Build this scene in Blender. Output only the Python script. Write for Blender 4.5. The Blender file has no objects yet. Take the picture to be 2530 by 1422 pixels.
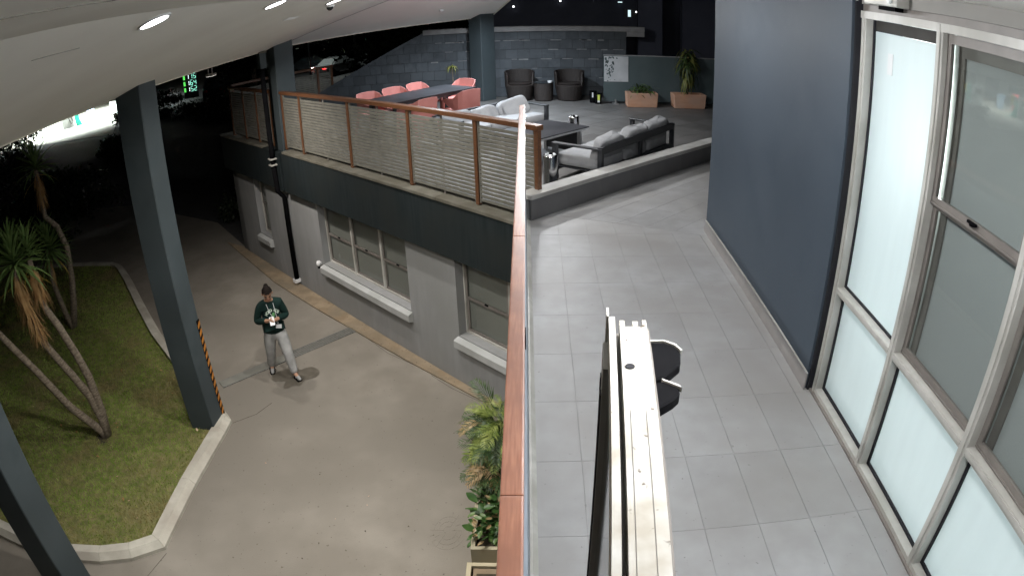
import bpy, bmesh, math, random
import numpy as np
from mathutils import Vector, Matrix
from mathutils.bvhtree import BVHTree
random.seed(7); RNG = np.random.default_rng(7)
SC = bpy.context.scene
COL = SC.collection
R = math.radians
# ------------------------------------------------------------------ camera (wide security-camera lens with barrel distortion)
cam = bpy.data.cameras.new('camera'); camo = bpy.data.objects.new('camera', cam); COL.objects.link(camo)
cam.type = 'PANO'
ct = cam if hasattr(cam, 'fisheye_polynomial_k0') else cam.cycles
ct.panorama_type = 'FISHEYE_LENS_POLYNOMIAL'
cam.sensor_width = 36; cam.sensor_fit = 'HORIZONTAL'; cam.sensor_height = 36*575/1024
ct.fisheye_fov = R(179)
ct.fisheye_polynomial_k0 = 0; ct.fisheye_polynomial_k1 = -0.7689248/18; ct.fisheye_polynomial_k2 = 0
ct.fisheye_polynomial_k3 = -0.0292821/18**3; ct.fisheye_polynomial_k4 = 0
cam.clip_start = 0.02; cam.clip_end = 1000
M = Matrix(((0.9992988, 0.0129674, 0.0351260, 0), (0.0262003, 0.4280277, -0.9033858, 0), (-0.0267495, 0.9036726, 0.4273878, 2.4501), (0, 0, 0, 1)))
camo.matrix_world = M
SC.camera = camo
# ------------------------------------------------------------------ night sky and exposure
wd = bpy.data.worlds.new('World'); SC.world = wd; wd.use_nodes = True
wn = wd.node_tree; bgn = wn.nodes['Background']
sky = wn.nodes.new('ShaderNodeTexSky'); sky.sky_type = 'NISHITA'; sky.sun_disc = False
sky.sun_elevation = R(-6); sky.sun_rotation = R(200)
wn.links.new(sky.outputs[0], bgn.inputs[0]); bgn.inputs[1].default_value = 0.02
SC.render.engine = 'CYCLES'
SC.cycles.use_denoising = True
SC.cycles.use_adaptive_sampling = True; SC.cycles.adaptive_threshold = 0.02
SC.cycles.max_bounces = 8; SC.cycles.diffuse_bounces = 4; SC.cycles.glossy_bounces = 3; SC.cycles.transmission_bounces = 4
SC.cycles.sample_clamp_indirect = 4.0
SC.cycles.caustics_reflective = False; SC.cycles.caustics_refractive = False
vs = SC.view_settings; vs.view_transform = 'Standard'; vs.look = 'None'; vs.gamma = 1; vs.exposure = 0.1
LAMP = 1.0
# ------------------------------------------------------------------ helpers
ROOTM = {}
def link(o): COL.objects.link(o); return o
def tag(o, label=None, cat=None, group=None, kind=None):
    if label: o['label'] = label
    if cat: o['category'] = cat
    if group: o['group'] = group
    if kind: o['kind'] = kind
    return o
def thing(name, label, cat, loc=(0, 0, 0), rz=0.0, group=None):
    o = link(bpy.data.objects.new(name, None)); o.empty_display_size = 0.1
    o.location = loc; o.rotation_euler = (0, 0, rz)
    ROOTM[o.name] = Matrix.Translation(loc) @ Matrix.Rotation(rz, 4, 'Z')
    return tag(o, label, cat, group)
class MB:
    """collects faces; build() makes one mesh object"""
    def __init__(s): s.v = []; s.f = []
    def add(s, vs, fs):
        b = len(s.v); s.v += [tuple(p) for p in vs]; s.f += [tuple(b+i for i in f) for f in fs]; return s
    def hexa(s, lo, hi, f=None):
        (a0, b0, c0), (a1, b1, c1) = lo, hi
        P = [(a0,b0,c0),(a1,b0,c0),(a1,b1,c0),(a0,b1,c0),(a0,b0,c1),(a1,b0,c1),(a1,b1,c1),(a0,b1,c1)]
        if f: P = [f(*p) for p in P]
        return s.add(P, [(0,3,2,1),(4,5,6,7),(0,1,5,4),(1,2,6,5),(2,3,7,6),(3,0,4,7)])
    def prism(s, poly, z0, z1):
        n = len(poly); P = [(x,y,z0) for x,y in poly]+[(x,y,z1) for x,y in poly]
        return s.add(P, [tuple(range(n))[::-1], tuple(range(n,2*n))]+[(i,(i+1)%n,n+(i+1)%n,n+i) for i in range(n)])
    def slab(s, pts, d):
        """polygon of 3D points given thickness along vector d"""
        n = len(pts); d = Vector(d); P = [Vector(p) for p in pts]; P += [p+d for p in P]
        return s.add(P, [tuple(range(n)), tuple(range(n,2*n))[::-1]]+[(i,n+i,n+(i+1)%n,(i+1)%n) for i in range(n)])
    def tube(s, path, rad, n=8, caps=True):
        path = [Vector(p) for p in path]; m = len(path)
        rads = rad if isinstance(rad, (list, tuple)) else [rad]*m
        vs = []; up = None
        for i in range(m):
            t = (path[min(i+1,m-1)]-path[max(i-1,0)]).normalized()
            if up is None:
                up = Vector((0,0,1)) if abs(t.z) < 0.9 else Vector((1,0,0))
            a = t.cross(up)
            if a.length < 1e-5: a = t.cross(Vector((1,0,0)))
            a.normalize(); b = a.cross(t).normalized(); up = b
            for k in range(n):
                q = 2*math.pi*k/n; vs.append(path[i]+(a*math.cos(q)+b*math.sin(q))*rads[i])
        fs = [(i*n+k, i*n+(k+1)%n, (i+1)*n+(k+1)%n, (i+1)*n+k) for i in range(m-1) for k in range(n)]
        if caps: fs += [tuple(range(n))[::-1], tuple((m-1)*n+k for k in range(n))]
        return s.add(vs, fs)
    def lathe(s, prof, c=(0,0,0), n=20, close=True):
        vs = [(c[0]+r*math.cos(2*math.pi*k/n), c[1]+r*math.sin(2*math.pi*k/n), c[2]+z) for r,z in prof for k in range(n)]
        m = len(prof)
        fs = [(i*n+k, i*n+(k+1)%n, (i+1)*n+(k+1)%n, (i+1)*n+k) for i in range(m-1) for k in range(n)]
        if close: fs += [tuple(range(n))[::-1], tuple((m-1)*n+k for k in range(n))]
        return s.add(vs, fs)
    def bar(s, a, b, w, h, roll=0.0):
        """rectangular bar from a to b"""
        a = Vector(a); b = Vector(b); t = (b-a).normalized()
        up = Vector((0,0,1)) if abs(t.z) < 0.95 else Vector((0,1,0))
        x = t.cross(up).normalized(); y = x.cross(t).normalized()
        if roll:
            q = Matrix.Rotation(roll, 3, t); x = q@x; y = q@y
        P = []
        for c in (a, b):
            for sx, sy in ((-1,-1),(1,-1),(1,1),(-1,1)): P.append(c+x*(sx*w/2)+y*(sy*h/2))
        return s.add(P, [(0,3,2,1),(4,5,6,7),(0,1,5,4),(1,2,6,5),(2,3,7,6),(3,0,4,7)])
    def mesh(s, name, mat, inv=None, smooth=False, bevel=0, segs=1, subsurf=0):
        me = bpy.data.meshes.new(name)
        vs_ = [inv@Vector(p) for p in s.v] if inv is not None else s.v
        me.from_pydata([tuple(p) for p in vs_], [], s.f)
        bm = bmesh.new(); bm.from_mesh(me)
        bmesh.ops.recalc_face_normals(bm, faces=bm.faces)
        if bevel:
            es = [e for e in bm.edges if len(e.link_faces) == 2 and e.calc_face_angle(0) > 0.5]
            bmesh.ops.bevel(bm, geom=es, offset=bevel, segments=segs, profile=0.7, affect='EDGES')
        if subsurf:
            bmesh.ops.subdivide_edges(bm, edges=bm.edges, cuts=subsurf, use_grid_fill=True)
        bm.to_mesh(me); bm.free()
        if mat is not None: me.materials.append(mat)
        if smooth:
            for p in me.polygons: p.use_smooth = True
        return me
    def build(s, name, mat, parent=None, world=True, **kw):
        inv = None
        if parent is not None and world:
            r = parent
            while r.parent is not None: r = r.parent
            inv = ROOTM[r.name].inverted() if r.name in ROOTM else None
        o = link(bpy.data.objects.new(name, s.mesh(name, mat, inv, **kw)))
        o.parent = parent
        return o
def inst(name, me, parent, mat4):
    o = link(bpy.data.objects.new(name, me)); o.parent = parent; o.matrix_local = mat4; return o
def copy_tree(o, parent=None):
    c = o.copy(); COL.objects.link(c); c.parent = parent
    for ch in list(o.children): copy_tree(ch, c)
    return c
def place(o, loc, rz, label, group=None):
    o.location = loc; o.rotation_euler = (0, 0, rz); o['label'] = label
    if group: o['group'] = group
    return o
def clip(poly, lines):
    """convex clip of 2D poly; each line (a,b,c) keeps a*x+b*y>=c"""
    for a, b, c in lines:
        out = []
        for i in range(len(poly)):
            p, q = poly[i-1], poly[i]; dp = a*p[0]+b*p[1]-c; dq = a*q[0]+b*q[1]-c
            if (dp >= 0) != (dq >= 0):
                t = dp/(dp-dq); out.append((p[0]+t*(q[0]-p[0]), p[1]+t*(q[1]-p[1])))
            if dq >= 0: out.append(q)
        poly = out
        if len(poly) < 3: return []
    return poly
# ------------------------------------------------------------------ procedural materials
MATS = {}
def mat(name, c1, c2=None, rough=0.7, metal=0.0, scale=6.0, detail=6.0, bump=0.0, bscale=None, spec=0.5, fac=(0.35, 0.65), coat=0.0,
        vary=0.0, speck=None, speckscale=300, specks=0.62, stretch=None, trans=0.0, coatr=0.1, broad=None, broadscale=0.6):
    m = bpy.data.materials.new(name); m.use_nodes = True; nt = m.node_tree; N = nt.nodes; L = nt.links
    b = N['Principled BSDF']; b.inputs['Roughness'].default_value = rough; b.inputs['Metallic'].default_value = metal
    b.inputs['Specular IOR Level'].default_value = spec
    b.inputs['Coat Weight'].default_value = coat; b.inputs['Coat Roughness'].default_value = coatr
    geo = N.new('ShaderNodeNewGeometry'); vec = geo.outputs['Position']
    if stretch:
        mp = N.new('ShaderNodeMapping'); mp.inputs['Scale'].default_value = stretch; L.new(vec, mp.inputs[0]); vec = mp.outputs[0]
    nz = N.new('ShaderNodeTexNoise'); nz.inputs['Scale'].default_value = scale; nz.inputs['Detail'].default_value = detail; L.new(vec, nz.inputs['Vector'])
    rp = N.new('ShaderNodeValToRGB'); L.new(nz.outputs[0], rp.inputs[0])
    rp.color_ramp.elements[0].position = fac[0]; rp.color_ramp.elements[1].position = fac[1]
    c2 = c2 or tuple(min(1, x*1.25) for x in c1)
    rp.color_ramp.elements[0].color = (*c1, 1); rp.color_ramp.elements[1].color = (*c2, 1)
    out = rp.outputs[0]
    if broad:
        n3 = N.new('ShaderNodeTexNoise'); n3.inputs['Scale'].default_value = broadscale; n3.inputs['Detail'].default_value = 4; L.new(geo.outputs['Position'], n3.inputs['Vector'])
        r3 = N.new('ShaderNodeValToRGB'); L.new(n3.outputs[0], r3.inputs[0]); r3.color_ramp.elements[0].position = 0.38; r3.color_ramp.elements[1].position = 0.66
        mx = N.new('ShaderNodeMix'); mx.data_type = 'RGBA'; L.new(r3.outputs[0], mx.inputs[0]); L.new(out, mx.inputs[6]); mx.inputs[7].default_value = (*broad, 1); out = mx.outputs[2]
    if speck:
        n2 = N.new('ShaderNodeTexNoise'); n2.inputs['Scale'].default_value = speckscale; n2.inputs['Detail'].default_value = 2; L.new(geo.outputs['Position'], n2.inputs['Vector'])
        r2 = N.new('ShaderNodeValToRGB'); L.new(n2.outputs[0], r2.inputs[0]); r2.color_ramp.elements[0].position = specks; r2.color_ramp.elements[1].position = specks+0.06
        mx = N.new('ShaderNodeMix'); mx.data_type = 'RGBA'; L.new(r2.outputs[0], mx.inputs[0]); L.new(out, mx.inputs[6]); mx.inputs[7].default_value = (*speck, 1); out = mx.outputs[2]
    if vary:
        oi = N.new('ShaderNodeObjectInfo'); mr = N.new('ShaderNodeMapRange'); mr.inputs[3].default_value = 1-vary; mr.inputs[4].default_value = 1+vary; L.new(oi.outputs['Random'], mr.inputs[0])
        hs = N.new('ShaderNodeHueSaturation'); L.new(mr.outputs[0], hs.inputs['Value']); L.new(out, hs.inputs['Color']); out = hs.outputs[0]
    L.new(out, b.inputs['Base Color'])
    if bump:
        nb = N.new('ShaderNodeTexNoise'); nb.inputs['Scale'].default_value = bscale or scale*8; nb.inputs['Detail'].default_value = 4; L.new(vec, nb.inputs['Vector'])
        bp = N.new('ShaderNodeBump'); bp.inputs['Strength'].default_value = bump; bp.inputs['Distance'].default_value = 0.01
        L.new(nb.outputs[0], bp.inputs['Height']); L.new(bp.outputs[0], b.inputs['Normal'])
    if trans: b.inputs['Transmission Weight'].default_value = trans
    MATS[name] = m
    return m
def emit(name, c, s):
    m = bpy.data.materials.new(name); m.use_nodes = True; b = m.node_tree.nodes['Principled BSDF']
    b.inputs['Base Color'].default_value = (*[min(1, x) for x in c], 1)
    b.inputs['Emission Color'].default_value = (*c, 1); b.inputs['Emission Strength'].default_value = s; b.inputs['Roughness'].default_value = 0.5
    MATS[name] = m; return m
def leafmat(name, c1, c2, rough=0.45, trans=0.25):
    m = mat(name, c1, c2, rough=rough, scale=9, spec=0.4)
    nt = m.node_tree; N = nt.nodes; L = nt.links; b = N['Principled BSDF']; out = N['Material Output']
    tr = N.new('ShaderNodeBsdfTranslucent'); L.new(b.inputs['Base Color'].links[0].from_socket, tr.inputs[0])
    mx = N.new('ShaderNodeMixShader'); mx.inputs[0].default_value = trans; L.new(b.outputs[0], mx.inputs[1]); L.new(tr.outputs[0], mx.inputs[2]); L.new(mx.outputs[0], out.inputs[0])
    return m
m_tile = mat('walkway_tile', (.315,.313,.312), (.372,.372,.376), rough=.45, vary=.04, scale=5, bump=.08, bscale=180, speck=(.22,.215,.21), speckscale=34, specks=.70, broad=(.285,.275,.265), broadscale=.9)
m_grout = mat('grout', (.20,.197,.193), (.33,.328,.325), rough=.9, scale=2.2)
m_ttile = mat('terrace_tile', (.11,.104,.098), (.145,.139,.133), rough=.5, vary=.12, scale=2.5, stretch=(1,1,1), speck=(.09,.085,.08), speckscale=120)
m_conc = mat('driveway_concrete', (.205,.183,.153), (.262,.238,.203), rough=.82, scale=1.8, detail=12, bump=.15, bscale=60, broad=(.175,.157,.131), broadscale=.55, speck=(.10,.086,.068), speckscale=22, specks=.685)
m_kerb = mat('kerb_concrete', (.44,.42,.36), (.54,.52,.45), rough=.85, scale=5, bump=.2, bscale=70, broad=(.36,.33,.28), broadscale=2.2)
m_strip = mat('tan_concrete', (.23,.17,.105), (.32,.25,.17), rough=.9, scale=3.5, bump=.3, bscale=40, broad=(.19,.155,.11), broadscale=2.0, speck=(.11,.085,.06), speckscale=22, specks=.66)
m_thatch = mat('lawn_thatch', (.11,.115,.035), (.19,.165,.07), rough=.95, scale=9, bump=.5)
m_asph = mat('asphalt', (.035,.035,.037), (.055,.055,.055), rough=.9, scale=8, bump=.2)
m_soil = mat('soil', (.035,.028,.018), (.07,.055,.035), rough=.95, scale=14, bump=.5)
m_ceil = mat('soffit_paint', (.84,.825,.78), (.88,.865,.82), rough=.85, scale=.9, bump=.02, bscale=50, broad=(.81,.79,.745), broadscale=.8)
m_trim = mat('edge_trim_paint', (.62,.60,.50), (.72,.69,.58), rough=.7, scale=4)
m_col = mat('column_paint', (.043,.056,.061), (.06,.074,.08), rough=.55, scale=3, bump=.05, bscale=60, spec=.2, broad=(.04,.05,.054), broadscale=1.5)
m_dwall = mat('slate_wall_paint', (.044,.060,.080), (.058,.076,.098), rough=.6, scale=2.2, bump=.10, bscale=120, spec=.3, broad=(.047,.063,.083), broadscale=1.1, speck=(.075,.09,.108), speckscale=40, specks=.73)
m_fascia = mat('fascia_paint', (.013,.018,.0195), (.020,.026,.028), rough=.65, spec=.12, scale=2, stretch=(9,9,.7), bump=.03, bscale=60, broad=(.020,.024,.024), broadscale=1.5)
m_lwall = mat('render_wall_paint', (.26,.265,.27), (.30,.305,.31), rough=.8, scale=2, stretch=(4,4,.8), bump=.15, bscale=120, broad=(.25,.255,.25), broadscale=.9)
m_sill = mat('sill_paint', (.40,.41,.41), (.47,.48,.48), rough=.7, scale=5, broad=(.36,.37,.36), broadscale=2)
m_ledge = mat('ledge_concrete', (.095,.09,.072), (.14,.132,.108), rough=.85, scale=6, bump=.2, broad=(.075,.068,.05), broadscale=2.5)
m_wood = mat('varnished_wood', (.22,.08,.042), (.34,.145,.085), rough=.4, scale=14, stretch=(9,.55,9), coat=1.0, coatr=.27, spec=.7, bump=.10, bscale=60, broad=(.20,.078,.044), broadscale=5)
m_wood2 = mat('railing_timber', (.085,.036,.016), (.13,.056,.026), rough=.4, scale=12, coat=.3, coatr=.25, stretch=(3,3,9))
m_slat = mat('slat_paint', (.115,.112,.094), (.15,.145,.123), rough=.55, scale=9)
m_panel = mat('balustrade_panel', (.17,.20,.235), (.21,.24,.275), rough=.45, scale=5, speck=(.75,.75,.75), speckscale=26, specks=.74)
m_black = mat('black_plastic', (.003,.003,.0035), (.006,.006,.007), rough=.85, scale=5, spec=.04)
m_rubber = mat('black_gap', (.008,.008,.012), rough=.8)
m_alu = mat('pale_aluminium', (.47,.46,.43), (.56,.55,.515), rough=.42, scale=5, stretch=(3,3,.7), broad=(.38,.37,.335), broadscale=3)
m_aludirt = mat('weathered_white_aluminium', (.60,.59,.55), (.72,.71,.67), rough=.5, scale=9, stretch=(6,1,1), speck=(.16,.13,.10), speckscale=70, specks=.66, broad=(.46,.42,.35), broadscale=16)
m_bronze = mat('bronze_window_frame', (.165,.148,.135), (.21,.19,.172), rough=.45, scale=6)
m_glassd = mat('dark_window_glass', (.02,.022,.024), rough=.06, spec=.5)
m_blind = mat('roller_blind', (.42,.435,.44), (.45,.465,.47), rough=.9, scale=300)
m_lowblind = mat('lower_window_blind', (.31,.30,.28), (.34,.33,.31), rough=.9, scale=300)  # one even cloth colour for the lower storey blinds
m_block = mat('painted_block', (.048,.057,.066), (.074,.084,.094), rough=.8, vary=.18, scale=7, bump=.4, bscale=50, broad=(.075,.085,.095), broadscale=1.2)
m_mortar = mat('mortar', (.05,.055,.06), rough=.95)
m_mortarl = mat('mortar_smear', (.17,.175,.18), (.24,.245,.25), rough=.95, scale=12)
m_cop = mat('coping_concrete', (.25,.25,.25), (.31,.31,.31), rough=.8, scale=6)
m_lowt = mat('low_wall_tile', (.105,.105,.107), (.125,.125,.127), rough=.55, scale=3, speck=(.09,.09,.092), speckscale=120)
m_lowcop = mat('low_wall_coping', (.36,.355,.34), (.45,.445,.43), rough=.7, scale=3, broad=(.30,.29,.27), broadscale=2)
m_skirt = mat('skirting_tile', (.27,.255,.245), (.31,.295,.285), rough=.5, scale=4)
m_terra = mat('terracotta', (.50,.25,.145), (.58,.33,.21), rough=.85, scale=4, stretch=(1,1,3), bump=.15, broad=(.47,.30,.22), broadscale=2.5)
m_wick = mat('wicker', (.014,.010,.009), (.034,.026,.022), rough=.55, scale=60, bump=.9, bscale=130, stretch=(1,1,2.2))
m_pink = mat('coral_plastic', (.36,.135,.118), (.41,.165,.145), rough=.55, scale=3, spec=.3)
m_dmetal = mat('charcoal_metal', (.022,.024,.028), (.032,.034,.038), rough=.45, scale=6)
m_tabletop = mat('dark_table_top', (.022,.023,.026), (.04,.04,.045), rough=.3, scale=3, speck=(.10,.10,.10), speckscale=30, specks=.72)
m_silver = mat('brushed_aluminium', (.42,.42,.42), (.52,.52,.52), rough=.35, metal=.8, scale=6)
m_cush = mat('grey_cushion_fabric', (.29,.295,.305), (.35,.355,.365), rough=.95, scale=7, bump=.5, bscale=70, spec=.2)
m_steel = mat('stainless_steel', (.55,.55,.56), (.7,.7,.72), rough=.14, metal=1, scale=3, stretch=(8,8,.4))
m_screen = mat('screen_panel', (.055,.078,.082), (.065,.088,.092), rough=.6, scale=3)
m_white = mat('white_plastic', (.72,.73,.74), (.78,.79,.80), rough=.5)
m_lime = mat('lime_label', (.55,.62,.12), rough=.5)
m_patch = mat('worn_board', (.40,.41,.42), (.50,.51,.52), rough=.5, scale=4)
m_patchd = mat('board_stain', (.05,.075,.075), (.09,.12,.12), rough=.8, scale=20)
m_bark = mat('yucca_bark', (.11,.085,.062), (.27,.22,.165), rough=.95, scale=16, bump=1.0, bscale=40, stretch=(1,1,3.0))
m_yleaf = leafmat('yucca_leaf', (.085,.15,.045), (.16,.235,.075))
m_yold = leafmat('yucca_yellow_leaf', (.30,.22,.04), (.40,.30,.07))
m_dead = leafmat('dead_leaf', (.28,.155,.06), (.42,.27,.12), rough=.9, trans=.2)
m_palm = leafmat('palm_leaflet', (.13,.20,.035), (.30,.34,.09))
m_palmb = leafmat('browned_palm_leaflet', (.30,.20,.09), (.40,.29,.15))
m_palmd = leafmat('dark_palm_leaflet', (.03,.065,.018), (.07,.11,.035))
m_broad = leafmat('broad_leaf', (.04,.10,.025), (.075,.155,.04), rough=.4)
m_bright = leafmat('bright_leaf', (.09,.16,.045), (.15,.22,.07), rough=.35)
m_varie = leafmat('yellow_striped_leaf', (.10,.13,.03), (.28,.27,.08))
m_treel = leafmat('night_foliage', (.010,.018,.007), (.02,.03,.011), rough=.6, trans=.15)
m_grassd = leafmat('lawn_blade', (.21,.33,.045), (.36,.46,.11), rough=.7, trans=.3)
m_pbox = mat('planter_box', (.42,.36,.24), (.50,.44,.31), rough=.8, scale=6, broad=(.34,.31,.22), broadscale=3)
m_pcream = mat('cream_planter_box', (.44,.385,.26), (.50,.44,.31), rough=.8, scale=6)
m_grate = mat('grate_metal', (.13,.13,.12), (.18,.18,.165), rough=.7, metal=.1, scale=20)
m_wet = mat('wet_concrete', (.095,.084,.066), (.135,.119,.096), rough=.35, scale=8, speck=(.07,.064,.05), speckscale=60)
m_skin = mat('skin', (.42,.235,.15), (.46,.26,.17), rough=.55, scale=10)
m_hair = mat('hair', (.008,.006,.005), (.016,.012,.010), rough=.75, spec=.08, scale=60, stretch=(1,1,3), bump=.4)
m_sweat = mat('green_sweatshirt', (.005,.017,.015), (.008,.025,.021), rough=.9, scale=6, bump=.8, bscale=18, spec=.2)
m_jog = mat('grey_joggers', (.30,.30,.295), (.40,.40,.395), rough=.95, scale=9, bump=.9, bscale=16, spec=.2)
m_print = mat('sweatshirt_print', (.55,.66,.55), rough=.8)
m_printg = mat('sweatshirt_print_green', (.10,.26,.10), rough=.8)
m_orange = mat('hazard_orange', (.42,.16,.02), (.5,.2,.03), rough=.6)
m_carw = mat('car_paint_grey', (.16,.17,.17), rough=.25, coat=.6)
m_cardk = mat('car_paint_dark', (.03,.035,.04), rough=.25, coat=.6)
m_tyre = mat('tyre', (.012,.012,.012), rough=.9)
# ================================================================== SETTING
ZG = -3.0                                   # driveway level; walkway and terrace are at 0
NW = Vector((.6951, .7189, 0)); TW = Vector((-.7189, .6951, 0))
def Wf(s, o, z): return (TW.x*s+NW.x*o, TW.y*s+NW.y*o, z)
def W2(s, o): return (TW.x*s+NW.x*o, TW.y*s+NW.y*o)
def struct(o): o['kind'] = 'structure'; return o
# --- ground sheet and driveway
struct(MB().add([(-300,-300,ZG-.03),(300,-300,ZG-.03),(300,300,ZG-.03),(-300,300,ZG-.03)], [(0,1,2,3)]).build('ground', m_asph))
drv = MB()
drv.add([(-30,-3,ZG),(3,-3,ZG),(3,7,ZG),(*W2(4.2,5.2),ZG),(*W2(14.8,5.2),ZG),(*W2(17.5,5.4),ZG),(-13.6,18.5,ZG),(-30,18.5,ZG)], [tuple(range(8))])
driveway = struct(drv.build('driveway', m_conc))
# pressed concrete rosette beside the planters: ring of shallow wedge pavers
rc = (-1.0, 5.18)
for ri, (r0, r1, n) in enumerate(((.05,.10,6),(.105,.155,12),(.16,.205,18))):
    for k in range(n):
        if ri == 2 and k % 18 in (0,1,17,2): continue
        a0 = 2*math.pi*(k+.05)/n; a1 = 2*math.pi*(k+.95)/n
        P = []
        for r, a in ((r0,a0),(r1,a0),(r1,(a0+a1)/2),(r1,a1),(r0,a1)):
            P.append((rc[0]+r*math.cos(a)*1.0, rc[1]+r*math.sin(a)*1.45))
        if 'm_ros' not in globals(): m_ros = mat('pressed_paver', (.207,.187,.157), (.255,.233,.198), rough=.85, scale=4)
        MB().prism(P, ZG-.01, ZG+.002)  .build('paver', m_conc, driveway, world=False)
# expansion joints and old cracks in the slab
def groove(pts, w=.005):
    m = MB()
    for a, b in zip(pts[:-1], pts[1:]): m.bar((*a,ZG+.001), (*b,ZG+.001), w, .006)
    return m
m_crack = mat('joint_dirt', (.075,.066,.05), (.11,.10,.08), rough=.95, scale=12)
for pts in ([(-4.32,4.37),(-4.43,3.9),(-4.6,3.1)], [(-4.4,7.05),(-4.1,7.3),(-3.95,7.6)], [(-1.6,8.45),(-1.25,8.1),(-.8,7.75)], [(-3.2,9.95),(-2.4,9.1),(-1.5,8.45)]):
    groove(pts).build('joint', m_crack, driveway, world=False)
# --- tan strip along the foot of the wall
sp = [W2(5.0,5.15),W2(14.9,5.15),W2(15.6,4.98),W2(12.2,4.78),W2(10.4,4.82),W2(9.0,4.89),W2(7.7,4.94),W2(6.7,5.0),W2(5.0,5.08)]
struct(MB().prism(sp, ZG-.02, ZG+.025).build('path', m_strip))
# --- lawn bed and kerb
kerb_out = [(-4.35,4.42),(-4.40,5.6),(-4.40,6.75),(-4.42,7.06),(-4.55,7.2),(-7.08,9.58),(-8.2,10.78),(-9.35,12.04),(-10.05,12.75),(-10.35,13.02),(-10.7,13.17),(-11.5,13.24),(-12.4,13.24),(-20,12.9)]
kerb_out2 = [(-4.35,4.42),(-4.72,4.14),(-5.15,3.97),(-5.8,3.84),(-6.4,3.85),(-7.15,3.93),(-9.0,4.2),(-13,5.2)]
def offset_path(pts, d):
    out = []
    for i in range(len(pts)):
        a = Vector(pts[max(i-1,0)]); b = Vector(pts[min(i+1,len(pts)-1)]); t = (b-a).normalized(); nrm = Vector((-t.y, t.x))
        out.append(Vector(pts[i])+nrm*d)
    return out
def kerb(pts, side, name):
    """chain of kerb lengths, sloping face outwards; each length is one cast piece"""
    root = link(bpy.data.objects.new(name, None)); struct(root)
    inn = offset_path(pts, side*.20); mid = offset_path(pts, side*.075); inn[0] = Vector((-4.553,4.515)); mid[0] = Vector((-4.425,4.455))
    for i in range(len(pts)-1):
        P = []
        for j, e in ((i,.002),(i+1,-.002)):
            t = (Vector(pts[i+1])-Vector(pts[i])).normalized()*e
            P += [(pts[j][0]+t.x,pts[j][1]+t.y,ZG-.05),(pts[j][0]+t.x,pts[j][1]+t.y,ZG+.055),(mid[j].x+t.x,mid[j].y+t.y,ZG+.135),(inn[j].x+t.x,inn[j].y+t.y,ZG+.135),(inn[j].x+t.x,inn[j].y+t.y,ZG-.05)]
        MB().add(P, [(0,1,2,3,4),(9,8,7,6,5)]+[(k,5+k,5+(k+1)%5,(k+1)%5) for k in range(5)]).build('kerb_stone', m_kerb, root, world=False)
    return inn
in1 = kerb(kerb_out, 1, 'kerb'); in2 = kerb(kerb_out2, -1, 'kerb')
bed = [tuple(p) for p in reversed(in2)]+[tuple(p) for p in in1[1:]]
lawn = struct(MB().add([(x,y,ZG+.075) for x,y in bed], [tuple(range(len(bed)))]).build('lawn', m_thatch))
# --- grass blades: too many to count
def in_poly(x, y, poly):
    ins = np.zeros(len(x), bool); n = len(poly)
    for i in range(n):
        x0,y0 = poly[i]; x1,y1 = poly[i-1]
        c = ((y0 > y) != (y1 > y)); xx = (x1-x0)*(y-y0)/(y1-y0+1e-12)+x0
        ins ^= c & (x < xx)
    return ins
NB = 230000
gx = RNG.uniform(-14.5,-4.4,NB); gy = RNG.uniform(3.8,13.3,NB)
keep = in_poly(gx, gy, bed) & (RNG.uniform(0,1,NB) < np.clip(1.35-np.hypot(gx+5,gy-5)/11, .25, 1))
keep &= np.hypot(gx+6.43,gy-6.34) > .12
gx = gx[keep]; gy = gy[keep]; nb = len(gx)
a = RNG.uniform(0,2*np.pi,nb); h = RNG.uniform(.022,.05,nb); w = RNG.uniform(.004,.008,nb); ln = RNG.uniform(0,.035,nb); a2 = RNG.uniform(0,2*np.pi,nb)
V = np.zeros((nb,3,3)); z0 = ZG+.072
V[:,0] = np.stack([gx-np.cos(a)*w, gy-np.sin(a)*w, np.full(nb,z0)],1); V[:,1] = np.stack([gx+np.cos(a)*w, gy+np.sin(a)*w, np.full(nb,z0)],1)
V[:,2] = np.stack([gx+np.cos(a2)*ln, gy+np.sin(a2)*ln, z0+h],1)
me = bpy.data.meshes.new('grass'); me.vertices.add(nb*3); me.vertices.foreach_set('co', V.reshape(-1))
me.loops.add(nb*3); me.loops.foreach_set('vertex_index', np.arange(nb*3, dtype=np.int32)); me.polygons.add(nb); me.polygons.foreach_set('loop_start', np.arange(0,nb*3,3, dtype=np.int32))
me.update(calc_edges=True)
# blade colour: living green with straw-brown patches
def grass_mat():
    m = m_grassd; nt = m.node_tree; N = nt.nodes; L = nt.links; b = N['Principled BSDF']
    src = b.inputs['Base Color'].links[0].from_socket
    g = N.new('ShaderNodeNewGeometry'); n = N.new('ShaderNodeTexNoise'); n.inputs['Scale'].default_value = 1.1; n.inputs['Detail'].default_value = 7; n.inputs['Roughness'].default_value = .7; L.new(g.outputs['Position'], n.inputs['Vector'])
    r = N.new('ShaderNodeValToRGB'); r.color_ramp.elements[0].position = .47; r.color_ramp.elements[1].position = .62; L.new(n.outputs[0], r.inputs[0])
    mx = N.new('ShaderNodeMix'); mx.data_type = 'RGBA'; L.new(r.outputs[0], mx.inputs[0]); L.new(src, mx.inputs[6]); mx.inputs[7].default_value = (.34,.28,.12,1)
    L.new(mx.outputs[2], b.inputs['Base Color'])
    for nd in N:
        if nd.type == 'BSDF_TRANSLUCENT': L.new(mx.outputs[2], nd.inputs[0])
grass_mat(); me.materials.append(m_grassd)
tag(link(bpy.data.objects.new('grass', me)), 'short mown lawn grass with straw-brown patches', 'grass', kind='stuff')
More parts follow.
